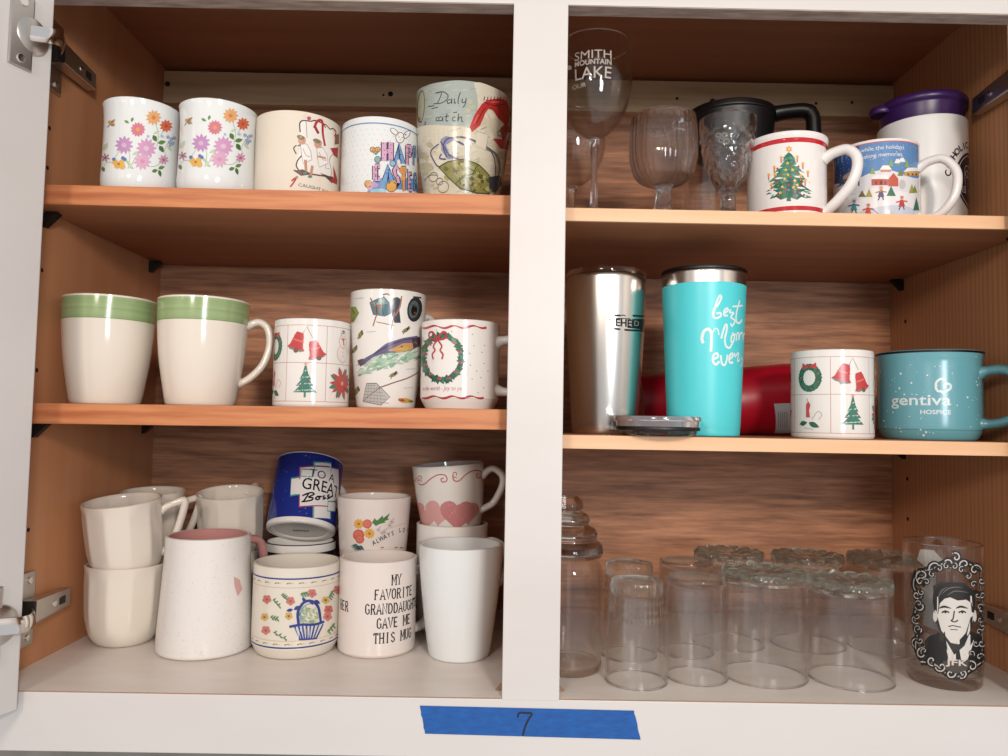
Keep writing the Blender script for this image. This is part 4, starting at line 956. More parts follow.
# ================================================================== right bay, upper shelf
ZR = RTZ+.0002
def glass_parts(g, walls, solids, m_wall=None, m_solid=None, seg=72):
    """walls / solids = [(name, closed profile, mod)]"""
    for nm, prof, md in walls: link(nm, lathe(prof, seg, md), m_wall or GL, g.root)
    for nm, prof, md in solids: link(nm, lathe(prof, seg, md), m_solid or GS, g.root)
def shell(outer, t, n=5):
    o = spline(outer, n); R, H = o[-1]
    return o+[(R-t*.5, H+t*.3)]+[(max(r-t, 0), z) for r, z in reversed(o) if r-t > .0015]+[o[0]]
def lip(g, r, z, t=.0009):
    link('rim', lathe([(r+t*cos(2*pi*k/8), z+t*sin(2*pi*k/8)) for k in range(9)], 72), GX, g.root)
def wine_glass(X, Y, h, label, text):
    k = h/.185
    bowl = [(.0045, .088*k), (.012, .0905*k), (.024, .101*k), (.0335, .118*k), (.0388, .138*k), (.0395, .152*k), (.0385, .17*k), (.0368, h)]
    g = Round('wine_glass', label, 'wine glass', (X, Y, ZR), bowl, group='stemmed wine glasses')
    foot = [(0, 0), (.033, 0), (.0345, .0012), (.033, .0022), (.02, .0042), (.008, .0075)]
    stem = spline([(.008, .0075), (.0048, .016), (.0036, .035*k), (.0034, .06*k), (.0048, .08*k), (.0062, .0865*k)], 4)
    glass_parts(g, [('bowl', shell(bowl, .0014), None)], [('stem', foot+stem[1:]+[(.0055, .0875*k), (0, .0885*k)], None)], GL, GX)
    lip(g, .0361, h+.0002, .0008)
    if text:
        d = Decal(g, INK_MATT, .0002).frame(564, 40, 10.8); W = '#b5ada5'
        def fit(t, x0, y0, x1, y1, b=0):
            d.utext(t, 0, 0, 1, W, b, box_=d.boxof(x0, y0, x1, y1))
        fit('SMITH', 118, 105, 512, 195, 0); fit('MOUNTAIN', 118, 203, 512, 262, .02); fit('LAKE', 118, 285, 512, 410, .004)
        fit('OUR', 90, 470, 240, 522, 0); d.circ(58, 300, 26, W, 14)
        d.build('etched_lettering', 'frosted lettering SMITH MOUNTAIN LAKE')
    return g
p = at(595, 100, .085); hh = at(597, 29.5, .05).z-RTZ
wine_glass(p.x, .085, hh, 'tall wine glass lettered SMITH MOUNTAIN LAKE beside the centre stile', True)
p = at(572.5, 185, .205)
wine_glass(max(p.x, .079), .205, .160, 'smaller wine glass standing behind the lettered one', False)
# --- goblet with ribs and a palm in relief
X, r = cyl(629.5, 698, 140, .085)
h = at(664, 106, .05).z-RTZ
bowl = [(.007, h*.36), (.018, h*.375), (.029, h*.44), (r*.97, h*.58), (r*1.0, h*.72), (r*.985, h*.86), (r*.95, h)]
g = Round('ribbed_goblet', 'short ribbed glass goblet with a thick stem beside the tall wine glass', 'goblet', (X, .085, ZR), bowl)
rib = lambda p, r_, z: r_*(1+.014*abs(cos(14*p))) if z < h*.97 else r_
glass_parts(g, [('bowl', shell(bowl, .0026), rib)], [('stem', [(0, 0), (.031, 0), (.032, .002), (.03, .004), (.014, .0075), (.0105, .011), (.0115, .015), (.0085, .019), (.0075, .03), (.0078, h*.33), (.011, h*.365), (.009, h*.385), (0, h*.385)], lambda p, r_, z: r_*(1+.04*cos(8*p)) if z > .016 else r_)], GB, GX, 168)
lip(g, r*.95-.0012, h+.0006, .0013)
d = Decal(g, GX, .0003).frame(620, 90, 5.81)
for pts in ([(345, 185), (340, 270)], [(345, 190), (320, 180), (305, 200)], [(345, 190), (370, 178), (388, 200)], [(345, 188), (330, 168)], [(345, 188), (362, 165)], [(300, 215), (345, 225), (385, 235)], [(240, 215), (262, 262)], [(262, 262), (280, 220)], [(170, 250), (200, 240), (215, 275)]):
    d.stroke(pts, 9, '#ffffff', 3)
d.build('palm_relief', 'raised palm motif')
# --- clear tumbler carrying a black handled cup
X, r = cyl(683.5, 736, 170, .2)
TH = .1125
g = Round('clear_tumbler', 'straight clear tumbler with frosted lettering, standing behind the goblets', 'glass', (X, .2, ZR), [(r*.96, 0), (r, .004), (r, .05), (r, TH)])
glass_parts(g, [('wall', [(r*.99, .012)]+shell([(r, .012), (r, .05), (r, TH)], .0018)[1:], None)], [('base', [(0, .001), (r*.8, .001), (r*.94, 0), (r, .004), (r, .0118), (0, .0118)], None)])
d = Decal(g, INK_MATT, .0002)
for k in range(-7, 10): d.ustroke([(k*.0048, .017), (k*.0048+.0012, .021), (k*.0048+.0026, .0165)], .0009, '#d8d2cb')
d.build('frosted_band', 'frosted marks round the foot')
Xb_, rb_ = cyl(686, 776, 112, .2)
ZB = ZR+TH+.0015
hb_ = at(730, 97.5, .2-rb_).z-ZB
g = Round('black_handled_cup', 'black plastic handled cup resting upon the clear tumbler', 'cup', (Xb_, .2, ZB), [(rb_*.80, 0), (rb_*.86, .003), (rb_*.93, .02), (rb_*.98, hb_*.7), (rb_, hb_*.84), (rb_*1.03, hb_*.88), (rb_*1.02, hb_)])
g.body(M_BLACKP, .003)
g.handle(M_BLACKP, 88, [(-.002, hb_*.93), (.012, hb_*.95), (.030, hb_*.93), (.040, hb_*.8), (.044, hb_*.5), (.046, hb_*.2), (.034, hb_*.1), (.012, hb_*.2), (-.002, hb_*.25)], .012, .0085, 1.1)
p = spline([(0, 0), (.001, .004), (.003, .005)], 2)
me = lathe([(0, .005), (.002, .0047), (.0032, .003), (.0034, 0)], 14)
for v in me.vertices: v.co = v.co+Vector((-rb_*.62, -rb_*.74, hb_-.001))
link('rim_knob', me, M_BLACKP, g.root)
# --- cut glass goblet
X, r = cyl(699, 757, 125, .082); h = at(728, 109.5, .052).z-RTZ
bowl = [(.0075, h*.33), (.012, h*.36), (.0185, h*.46), (.0235, h*.6), (r*.93, h*.78), (r*.985, h*.9), (r, h)]
g = Round('cut_glass_goblet', 'cut glass goblet with diamond facets between the ribbed goblet and tree mug', 'goblet', (X, .082, ZR), bowl)
def cut(p, r_, z):
    if z > h*.84 or z < h*.36: return r_
    return r_*(1+.045*(abs(sin(5*p+z*260))+abs(sin(5*p-z*260))-1))
glass_parts(g, [], [('bowl', shell(bowl, .0035, 6), cut), ('stem', [(0, 0), (.028, 0), (.029, .002), (.027, .004), (.012, .008), (.0085, .013), (.0068, .02), (.0072, h*.28), (.0105, h*.315), (.0085, h*.34), (0, h*.34)], lambda p, r_, z: r_*(1+.06*cos(6*p)) if z > .012 else r_)], GB, GX, seg=120)
d = Decal(g, INK_MATT, .0016).frame(620, 90, 5.81)
P = [(552, 240), (640, 236), (640, 322), (554, 330)]
d.outline(P, 8, '#4d4742')
for x, y in ((575, 265), (610, 265), (590, 295), (620, 300)): d.outline(ell(x, y, 14, 12), 5, '#8f8a85')
d.build('crest_relief', 'square crest in relief')
# --- tree mug
X, r = cyl(747, 827, 170, .085)
h = at(788, 131, .085-r).z-RTZ
CW = ceramic('bright_white_glaze', '#efeae6')
g = Round('christmas_tree_mug', 'white mug with a candle-lit Christmas tree between red bands', 'mug', (X, .085, ZR), [(r*.95, 0), (r*.99, .003), (r, .008), (r, .05), (r, h-.011), (r*1.01, h-.007), (r*1.045, h-.003), (r*1.045, h)])
RED = ceramic('red_band_glaze', '#c4242e')
d = Decal(g).frame(740, 120, 7.2)
b0 = d.px(370, 160)[1]; b1 = d.px(370, 125)[1]; c0 = d.px(370, 662)[1]; c1 = d.px(370, 618)[1]
g.body(CW, .004, bands=[(b0, b1, RED), (max(c0, .006), c1, RED)])
g.handle(CW, 72, [(-.002, h*.74), (.008, h*.79), (.021, h*.80), (.0295, h*.70), (.030, h*.55), (.024, h*.38), (.012, h*.22), (.003, h*.13), (-.002, h*.10)], .0068, .0052, 1.3)
GT = ['#2f7a5c', '#3a8a69', '#276850']
d.poly([(335, 585), (368, 585), (362, 530), (340, 530)], '#2f7f6a')
for (y0, y1, w0, w1) in ((235, 310, 8, 52), (290, 390, 30, 110), (350, 460, 50, 155), (420, 525, 70, 168), (480, 575, 60, 130)):
    d.poly([(352-w0, y0), (352+w0, y0), (352+w1*.62, (y0+y1)/2), (352+w1, y1-8), (352+w1*.7, y1-22), (352+w1*.45, y1), (352, y1-20), (352-w1*.45, y1), (352-w1*.7, y1-20), (352-w1, y1-6), (352-w1*.62, (y0+y1)/2)], random.choice(GT))
for _ in range(150):
    y = random.uniform(250, 560); w_ = 18+(y-235)*.47; x = 352+random.uniform(-w_, w_)
    d.leaf(x, y, 16, 4.5, random.uniform(-.5, .5)+(.5 if x > 352 else -.5), random.choice(GT+['#54a07f', '#1f5a44']))
for x, y in ((275, 345), (230, 390), (215, 455), (420, 330), (470, 370), (480, 440), (280, 420), (420, 410), (240, 500), (440, 490)): d.leaf(x, y, 34, 7, .12 if x > 352 else -.1, '#f0ebe6')
for x, y in ((297, 285), (412, 280), (248, 355), (452, 330), (208, 410), (488, 388), (228, 478), (468, 452), (252, 405), (435, 415)):
    d.stroke([(x, y-8), (x, y+24)], 9, '#d2703f'); d.circ(x, y-14, 10, '#efb23f', 8, 13)
for x, y in ((342, 312), (330, 360), (378, 360), (322, 425), (395, 440), (305, 482), (290, 525), (385, 485), (345, 395), (412, 470)): d.star(x, y, 15, '#eebf45')
for x, y in ((300, 400), (365, 415), (350, 470), (265, 450), (420, 500), (330, 500), (395, 520), (270, 350), (410, 380), (420, 335), (280, 545), (460, 540), (370, 330), (440, 455)): d.circ(x, y, 8, '#b9392f', 8)
for x, y in ((385, 400), (350, 505), (410, 545), (340, 440), (430, 525)): d.circ(x, y, 8, '#8a86b8', 8)
d.star(353, 210, 26, '#e9a53a', 6, .55); d.circ(353, 210, 8, '#f4d77a', 8)
d.build('tree_print', 'green Christmas tree with yellow candles and stars')
# --- snowy village mug
X, r = cyl(833.5, 920.5, 185, .108); h = at(885, 138, .108-r).z-RTZ
g = Round('village_mug', 'mug with a snowy village scene under a blue sky', 'mug', (X, .108, ZR), [(r*.95, 0), (r*.99, .003), (r, .008), (r, .05), (r, h)])
g.body(CW, .004)
g.handle(CW, 76, [(-.002, h*.70), (.008, h*.765), (.022, h*.765), (.033, h*.62), (.0345, h*.45), (.030, h*.27), (.018, h*.12), (.006, h*.10), (-.002, h*.13)], .0058, .0045, 1.2)
d = Decal(g).frame(830, 80, 5.213)
R2 = g.R; ua = -.085; ub = d.px(462, 450)[0]; vt = d.px(380, 322)[1]
sky = [(ua+(ub-ua)*k/20) for k in range(21)]
d.upoly([(u, vt) for u in sky]+[(u, .004) for u in reversed(sky)], '#5d8fc6')
d.upoly([(u, vt) for u in sky[:11]]+[(u, vt*.5) for u in reversed(sky[:11])], '#2c5596')
d.ustroke([(u, vt+.0004) for u in sky], .0011, '#cc5a58')
vs = [d.px(x, 480)[1] for x in (380,)][0]
d.upoly([(ua, .004)]+[(u, vs-.001+.0035*sin(u*95+1)) for u in sky]+[(ub, .004)], '#e6e4e6')
d.upoly([(ua, .004)]+[(u, vs-.018+.0028*sin(u*80+2.6)) for u in sky]+[(ub, .004)], '#f0eeee')
d.upoly([(ua, .004)]+[(u, vs-.037+.0022*sin(u*70+.3)) for u in sky]+[(ub, .004)], '#cfd6e6')
for _ in range(150): d.ucirc(random.uniform(ua, ub-.002), random.uniform(vs+.004, vt-.003), random.uniform(.0002, .0005), random.choice(['#cfe0f2', '#e9d9a8', '#f4f6fa', '#9fc0e4']), 6)
def tri(x, y, w_, hh_, c): d.poly([(x-w_, y), (x+w_, y), (x, y-hh_)], c)
def house(x, y, w_, hh_, c, roof='#f3f1f0'):
    d.poly([(x-w_, y), (x+w_, y), (x+w_, y-hh_), (x-w_, y-hh_)], c); d.poly([(x-w_-6, y-hh_), (x+w_+6, y-hh_), (x+w_*.6, y-hh_-22), (x-w_*.6, y-hh_-22)], roof)
    for k in (-.5, .1, .6): d.poly([(x+w_*k-5, y-4), (x+w_*k+5, y-4), (x+w_*k+5, y-hh_+8), (x+w_*k-5, y-hh_+8)], '#6d3a30')
for x, y in ((318, 450), (400, 455), (222, 490)): tri(x, y, 14, 38, '#8fb45a')
house(352, 448, 12, 14, '#7fa9b8'); house(375, 440, 12, 12, '#6f98b0'); house(290, 480, 26, 12, '#d98a6a')
house(262, 550, 45, 32, '#c9503c'); d.poly([(305, 555), (355, 555), (355, 515), (330, 485), (305, 515)], '#cf5a44'); d.circ(376, 545, 17, '#c9c3c0', 10, 26); tri(366, 500, 16, 35, '#7d8a3c')
house(425, 500, 38, 20, '#dba53c'); tri(318, 605, 24, 52, '#3f7d62'); tri(425, 590, 15, 48, '#a3a34a'); tri(440, 588, 14, 40, '#8a9a42'); tri(168, 610, 20, 34, '#7d6a3a'); tri(204, 610, 18, 44, '#b0a94a'); tri(448, 680, 16, 70, '#2f7a5c')
for x, y in ((90, 530), (105, 520)): d.stroke([(x, y+25), (x, y-20)], 5, '#7a5a48'); d.circ(x, y-18, 22, '#b59a86', 9)
d.poly([(60, 520), (120, 515), (125, 540), (60, 545)], '#46566a')
for x, y, c1, c2 in ((372, 630, '#c9303a', '#d8574c'), (265, 580, '#6a5a8a', '#d98a3a'), (125, 650, '#3f9aa0', '#2f6a9a'), (198, 670, '#d9503c', '#cc4436')):
    d.poly([(x-16, y+30), (x+18, y+30), (x+8, y-5), (x-6, y-5)], c1); d.circ(x+2, y-14, 9, '#e2a98a', 8); d.circ(x+2, y-20, 9, c2, 8, 6); d.stroke([(x-28, y+8), (x, y), (x+30, y+4)], 7, c2); d.stroke([(x-5, y+28), (x-14, y+48)], 5, '#3f4a58'); d.stroke([(x+8, y+28), (x+14, y+46)], 5, '#3f4a58')
d.stroke([(220, 670), (255, 700), (280, 706)], 3, '#7a6a68', 3); d.circ(300, 690, 14, '#f4f2f0'); d.circ(325, 690, 10, '#d9cfc8')
for k, (t, x, y) in enumerate((('while the holidays', 385, 362), ('making memories', 375, 398))):
    u, v = d.px(x, y); d.utext(t, u, v, .0062, '#f3f5f8', align='R', sx=.95, rot=.0)
d.build('village_print', 'snowy village with red barn, trees, skaters and white lettering')
# --- white insulated mug with purple lid
X, r = cyl(873, 967, 140, .163); r = min(r, .0475)
X = .4832; r = .0466
PW = mat('white_plastic', '#e4e4e2', .28); PURP = mat('purple_plastic', '#33164f', .35)
h = at(926, 114.5, .155-r).z-RTZ
g = Round('insulated_mug', 'white insulated mug with a purple lid in the right corner', 'mug', (X, .155, ZR), [(r*.90, 0), (r*.94, .003), (r*.96, .03), (r*.985, .07), (r, h-.004), (r*.99, h)])
g.body(PW, .004)
lh = at(925, 88.0, .155-r).z-RTZ-h
lid = link('lid', lathe([(0, h-.004), (r*.88, h-.004), (r*.88, h+.0012), (r*.93, h+.0014), (r*.94, h+lh*.62), (r*.95, h+lh*.66), (r*1.0, h+lh*.70), (r*1.02, h+lh*.78), (r*1.02, h+lh*.9), (r*.99, h+lh*.97), (r*.93, h+lh), (r*.9, h+lh*.94), (0, h+lh*.94)], 80), PURP, g.root)
me = lathe([(.0, .009), (.010, .009), (.0125, .006), (.013, .002), (.0115, 0), (0, 0)], 24)
p_ = g.phic-radians(62)
for v in me.vertices: v.co = Vector((v.co.x*1.0, v.co.y, v.co.z))+Vector((sin(p_)*r*.99, -cos(p_)*r*.99, h+lh*.58))
link('spout', me, PURP, lid)
d = Decal(g).frame(932, 120, 7.56); DK = '#241a35'
uc, vc = .0665, d.px(150, 425)[1]
d.ucirc(uc, vc, .0315, DK, 40); d.ucirc(uc, vc, .0285, '#e4e4e2', 40); d.ucirc(uc, vc, .0275, DK, 40)
for k in range(3): d.ustroke([(uc-.012+k*.009, vc-.016), (uc-.015+k*.009, vc+.012), (uc-.004+k*.009, vc+.016)], .0012, '#b9b2c4', 3)
d.utext('IB', uc-.016, vc-.016, .011, '#c9c3d2', bold=.01); d.utext('CD', uc-.006, vc+.002, .012, '#c9c3d2')
tx = 'CATHOLIC DAUGHTERS'
for i, ch in enumerate(tx):
    if ch == ' ': continue
    a = pi-.08-i*.175; d.utext(ch, uc+.0365*cos(a), vc+.0365*sin(a), .0100, DK, bold=.03, rot=a-pi/2)
d.build('emblem_print', 'dark round emblem with arched lettering')
# ================================================================== right bay, lower shelf
ZM = RM+.0002
STEEL = mat('brushed_steel', (.66, .62, .57), .22, 1.0)
STEEL.node_tree.nodes['Principled BSDF'].inputs['Anisotropic'].default_value = .5
X, r = cyl(565.5, 646, 300, .122); h = at(606, 272, .122-r).z-RM
g = Round('steel_tumbler', 'brushed stainless steel tumbler with a clear lid', 'tumbler', (X, .122, ZM), [(r*.76, 0), (r*.80, .003), (r*.83, .02), (r*.93, h*.5), (r*.985, h*.8), (r, h)])
g.body(STEEL, .003)
link('lid', lathe([(0, h+.0035), (r*.90, h+.0035), (r*.94, h+.006), (r*1.0, h+.0065), (r*1.01, h+.004), (r*1.0, h+.0012), (r*.93, h+.001), (r*.92, h-.004), (0, h-.004)], 64), GB, g.root)
d = Decal(g).frame(595, 305, 18.33); BK = '#12120f'
for pts, wd in (([(340, 195), (470, 192)], 32), ([(480, 200), (520, 180), (560, 205)], 18), ([(690, 195), (830, 205), (960, 205)], 34), ([(380, 245), (640, 255), (680, 300)], 16), ([(330, 432), (460, 445)], 32), ([(540, 455), (680, 465), (900, 480)], 34), ([(255, 265), (290, 268)], 34), ([(260, 345), (295, 345)], 40)):
    d.stroke(pts, wd, BK)
d.letter('EHEC', 375, 260, 760, 400, BK, .03); d.poly([(590, 390), (720, 400), (900, 430), (900, 470), (600, 420)], BK); d.poly([(680, 260), (960, 260), (960, 420), (690, 420)], BK); d.letter('D', 720, 290, 800, 385, '#8a867c', 0)
d.build('logo_print', 'black block logo')
# --- turquoise tumbler
TEAL = mat('turquoise_powder_coat', '#4fccd3', .38)
X, r = cyl(661.5, 747, 285, .104); h = at(704, 268.5, .104-r).z-RM
g = Round('turquoise_tumbler', 'turquoise tumbler with steel rim and white script best mom ever', 'tumbler', (X, .104, ZM), [(r*.80, 0), (r*.835, .002), (r*.845, .012), (r*.855, .0145), (r*.93, h*.55), (r*.985, h*.88), (r, h)])
zs_ = at(704, 281, .104-r).z-RM
g.body(STEEL, .003, bands=[(0, zs_, TEAL)])
link('lid', lathe([(0, h+.003), (r*.85, h+.003), (r*.93, h+.0045), (r*1.0, h+.0045), (r*1.012, h+.003), (r*1.01, h+.0012), (r*.93, h+.001), (r*.9, h-.004), (0, h-.004)], 72), M_BLACKP, g.root)
d = Decal(g, INK_MATT).frame(695, 285, 8.4); W = '#e6f2f1'
for pts, wd in (([(150, 270), (165, 200), (190, 120), (210, 88), (220, 110), (190, 170), (160, 200), (150, 255), (175, 280), (215, 262), (212, 235), (180, 240)], 13), ([(240, 240), (275, 215), (270, 195), (245, 215), (245, 255), (275, 255)], 12), ([(300, 205), (290, 230), (325, 235), (300, 270), (335, 300), (310, 345), (298, 320)], 12), ([(375, 130), (350, 220), (345, 300), (370, 320), (395, 290)], 14), ([(315, 180), (360, 178), (400, 172)], 11),
                ([(70, 490), (58, 450), (75, 390), (110, 370), (135, 400), (138, 480), (132, 560)], 19), ([(135, 420), (165, 370), (190, 372), (200, 420)], 9), ([(220, 450), (232, 400), (255, 335), (268, 345), (262, 400), (250, 450), (258, 510), (290, 528), (312, 490)], 14), ([(312, 400), (330, 430), (318, 480), (302, 470), (310, 425), (340, 415)], 13), ([(345, 470), (352, 410), (368, 410), (366, 460), (380, 410), (398, 405), (400, 470)], 12), ([(400, 470), (408, 415), (425, 410), (426, 470)], 12),
                ([(150, 625), (190, 605), (185, 575), (155, 590), (150, 640), (175, 668), (205, 640)], 15), ([(215, 590), (225, 660), (250, 670), (268, 620), (270, 585)], 14), ([(280, 630), (315, 600), (310, 575), (288, 600), (290, 650), (320, 650)], 14), ([(330, 570), (335, 600), (365, 570), (355, 640), (375, 625)], 12), ([(385, 610), (398, 640), (380, 690)], 9)):
    d.stroke(pts, wd*1.3, W, 5)
d.build('script_lettering', 'white brush script')
# --- loose clear lid
X, r = cyl(614.5, 703, 425, .043)
g = Round('tumbler_lid', 'loose clear plastic tumbler lid with a black gasket on the shelf edge', 'lid', (X, .045, ZM), [(r*.86, 0), (r*.9, .004), (r, .012), (r, .019)])
SMOKE = mat('smoky_clear_plastic', (.42, .38, .40), .12, 0, Transmission_Weight=.65, IOR=1.46)
link('rim', lathe([(0, .0175), (r*.80, .0175), (r*.84, .019), (r*.99, .019), (r, .018), (r, .0155), (r*.96, .0145), (r*.95, .0092), (0, .0092)], 64), SMOKE, g.root)
link('gasket', lathe([(r*.90, .0052), (r*.945, .0055), (r*.96, .0072), (r*.945, .0088), (r*.90, .009)]+[(r*.90, .0052)], 64), M_BLACKP, g.root)
link('skirt', lathe([(0, .0002), (r*.80, .0002), (r*.86, .0015), (r*.89, .005), (r*.895, .009), (0, .009)], 64), GS, g.root)
# --- red tumbler lying on its side
REDP = mat('red_gloss_coat', '#b20f28', .35)
bt = radians(87.2); xb = at(641, 410, .225).x; L = .185; r0, r1 = .0355, .0445
g = Round('red_tumbler', 'red tumbler lying on its side behind the turquoise one', 'tumbler', (xb, .232, ZM+r0*1.001), [(r0*.94, 0), (r0*.99, .002), (r0, .006), (r0+(r1-r0)*.5, L*.5), (r1, L)], (0, bt, 0))
g.body(REDP, .003)
d = Decal(g, INK_MATT)
d.frame(605, 350, 5.17); P = [(873, 278), (962, 274), (962, 428), (876, 430)]
d.poly(P, '#c9cfd6')
for k in range(5): d.stroke([(895+k*11, 320), (895+k*11, 400)], 4, '#8d959e')
d.build('sticker', 'pale paper sticker with small print')
# --- second Christmas squares mug
X, r = cyl(790.5, 874.5, 390, .094); h = at(832, 349.5, .094-r).z-RM
g = Round('christmas_squares_mug', 'white Christmas grid mug between the red tumbler and the speckled teal mug', 'mug', (X, .094, ZM), [(r*.96, 0), (r*.99, .002), (r, .006), (r, .04), (r, h)], group='Christmas grid mugs')
g.body(CR_WHITE, .004); g.handle(CR_WHITE, -168, C_handle(0, .014, .07, .028))
squares_print(g, Decal(g).px(830.5, 380)[0])
# --- teal camp mug
TB = ceramic('dusty_teal_glaze', '#6caab5', .2)
X, r = cyl(876, 985, 392, .112); h = at(930, 349.5, .112-r).z-RM
g = Round('camp_mug', 'speckled teal camp mug lettered gentiva HOSPICE with a dark rim', 'mug', (X, .112, ZM), [(r*.84, 0), (r*.90, .003), (r*.965, .010), (r*.985, .018), (r*.985, h*.8), (r*1.0, h*.93), (r*1.02, h)])
g.body(TB, .004, bands=[(h-.0022, h, M_BLACKP)], inner=M_BLACKP)
g.handle(TB, 74, [(-.002, h*.76), (.008, h*.79), (.020, h*.79), (.029, h*.72), (.031, h*.5), (.029, h*.3), (.020, h*.22), (.008, h*.19), (-.002, h*.19)], .0065, .005, 1.5)
d = Decal(g).frame(865, 340, 6.874); W = '#dfe9ea'
for _ in range(110): d.ucirc(random.uniform(-.09, .09), random.uniform(.006, h-.006), abs(random.gauss(.0003, .00025))+.0002, '#d5e4e6', 7)
for x, y, q in ((247, 231, 8), (320, 295, 7), (428, 243, 6), (403, 655, 9), (383, 617, 7), (420, 634, 8), (702, 394, 7), (770, 310, 6), (238, 333, 7), (132, 556, 7)): d.circ(x, y, q, '#e4eeee', 8)
d.build('speckles', 'scattered white speckles')
d = Decal(g).frame(865, 340, 6.874)
def fit(t, x0, y0, x1, y1, b=0):
    d.utext(t, 0, 0, 1, W, b, box_=d.boxof(x0, y0, x1, y1))
fit('gentiva', 182, 378, 592, 472, .012); fit('HOSPICE', 380, 480, 592, 511, .02)
d.build('brand_lettering', 'white gentiva HOSPICE lettering')
d = Decal(g).frame(865, 340, 6.874)
d.stroke([(556, 275), (520, 268), (492, 290), (487, 325), (500, 350), (520, 352), (540, 362), (560, 350), (585, 335), (588, 312), (565, 300), (545, 312), (552, 325)], 15, W, 6)
d.build('heart_logo', 'white looped heart logo')
# ================================================================== right bay, bottom: glasses
def jar():
    r = .0335; Xe = at(603, 620, .088).x-.001
    X = Xe-r*1.02; h = .112
    g = Round('glass_jar', 'clear glass jar with a stepped glass stopper beside the centre stile', 'jar', (max(X, .0717), .088, FL), [(r*.9, 0), (r, .004), (r, h)])
    glass_parts(g, [('wall', [(r*.97, .008)]+shell([(r, .008), (r, .05), (r, .095), (r*.96, .104), (r*.86, h)], .002)[1:], None)],
                [('base', [(0, .001), (r*.8, .001), (r*.93, 0), (r, .003), (r, .0078), (0, .0078)], None)])
    prof = [(0, h+.0008), (r*.86, h+.0008), (r*1.0, h+.003), (r*1.03, h+.008), (r*.98, h+.014), (r*.84, h+.018), (r*.86, h+.023), (r*.78, h+.029), (r*.58, h+.033), (r*.62, h+.037), (r*.55, h+.043), (r*.38, h+.047), (r*.42, h+.052), (r*.36, h+.058), (r*.18, h+.0625), (0, h+.063)]
    link('stopper', lathe(spline(prof, 3), 56), solid_glass('brownish_glass', (.86, .82, .77)), g.root)
jar()
def upturned(kind, label, xl, xr, py, Y, h, group, X=None, r=None, top=.95, rotz=0):
    x_, r_ = cyl(xl, xr, py, Y); X = x_ if X is None else X; r = r_ if r is None else r
    g = Round('upturned_glass', label, 'glass', (X, Y, FL), [(r, 0), (r*.99, h*.3), (r*top, h)], (0, 0, rotz), group)
    tb = .013 if kind == 'scallop' else .008 if kind == 'plain' else .014
    rt = r*top
    wall = [(r, .0002), (r+.0004, .0012), (r*.995, h*.3), (r*(1+top)/2, h*.6), (rt, h-tb)]
    md = None
    if kind == 'facet': md = lambda p, q, z: q*(1+.014*cos(20*p)*min(1, max(0, (z-.05)/.02)))
    glass_parts(g, [('wall', shell(wall, .0017), md)], [])
    lip(g, r-.0004, .0012, .0011)
    if kind == 'scallop':
        bm_ = lambda p, q, z: q*(1+.028*abs(cos(7*p))) if q > rt*.5 else q
        prof = [(0, h-tb+.0006), (rt*.94, h-tb+.0006), (rt, h-tb+.002), (rt*1.02, h-.006), (rt*.99, h-.0015), (rt*.9, h), (rt*.8, h-.0018), (rt*.66, h-.003), (rt*.5, h-.0012), (rt*.3, h-.003), (0, h-.002)]
        me = lathe(prof, 112, lambda p, q, z: q*(1+.03*abs(cos(7*p))))
        for v in me.vertices:
            q = sqrt(v.co.x**2+v.co.y**2)/rt; a = atan2(v.co.x, -v.co.y)
            if v.co.z > h-.0045 and q > .2: v.co.z += .0016*cos(14*a)*min(1, q)+.0008*cos(7*a+q*9)
        link('base', me, GP, g.root)
        for k in range(14):
            a = 2*pi*k/14; b = bmesh.new(); bmesh.ops.create_icosphere(b, subdivisions=2, radius=1)
            for v in b.verts: v.co = Vector((v.co.x*.0080+sin(a)*rt*.86, v.co.y*.0080-cos(a)*rt*.86, v.co.z*.0048+h-.0028))
            link('base_lobe', bm_mesh(b), GP, g.root)
    elif kind == 'facet':
        link('base', lathe([(0, h-tb+.0006), (rt*.9, h-tb+.0006), (rt*.98, h-tb+.003), (rt, h-.004), (rt*.96, h), (rt*.8, h-.001), (0, h-.0016)], 80, lambda p, q, z: q*(1+.02*cos(20*p))), GP, g.root)
        d = Decal(g, GP, .0004)
        for k in range(-14, 15):
            u = k*.0047
            for v, s_ in ((h*.66, 1), (h*.74, .9), (h*.82, .8)): d.upoly([(u, v-.0042*s_), (u+.0021, v), (u, v+.0042*s_), (u-.0021, v)], '#ffffff')
        d.build('cut_diamonds')
    else:
        link('base', lathe([(0, h-tb+.0006), (rt*.93, h-tb+.0006), (rt*.98, h-tb+.002), (rt, h-.003), (rt*.985, h-.0006), (rt*.9, h), (rt*.75, h-.001), (0, h-.001)], 64), GS, g.root)
    return g
upturned('facet', 'small cut glass turned upside down in front of the jar', 605.5, 667, 672, .0525, .097, 'upturned glasses', r=.0296, top=.86)
upturned('facet', 'small cut glass turned upside down against the jar, half hidden', 603, 652, 600, .135, .099, 'upturned glasses', X=at(629, 600, .135).x, r=.0296, top=.86)
upturned('plain', 'plain straight glass turned upside down between cut and scalloped glasses', 666, 727, 660, .0665, .0985, 'upturned glasses', r=.0300, top=.98)
upturned('plain', 'plain straight glass turned upside down in the back row', 655, 710, 600, .150, .100, 'upturned glasses', X=at(686, 600, .15).x, r=.0300, top=.98)
upturned('scallop', 'scalloped-base tumbler turned upside down beside the plain glass', 720.5, 808, 660, .0745, .1055, 'upturned glasses', r=.0415, top=.95)
upturned('scallop', 'scalloped-base tumbler turned upside down beside the portrait glass', 808, 894.5, 670, .0685, .0985, 'upturned glasses', r=.0400, top=.97)
upturned('scallop', 'scalloped-base tumbler turned upside down in the middle of the back row', 768, 848, 570, .185, .103, 'upturned glasses', r=.0405, top=.95)
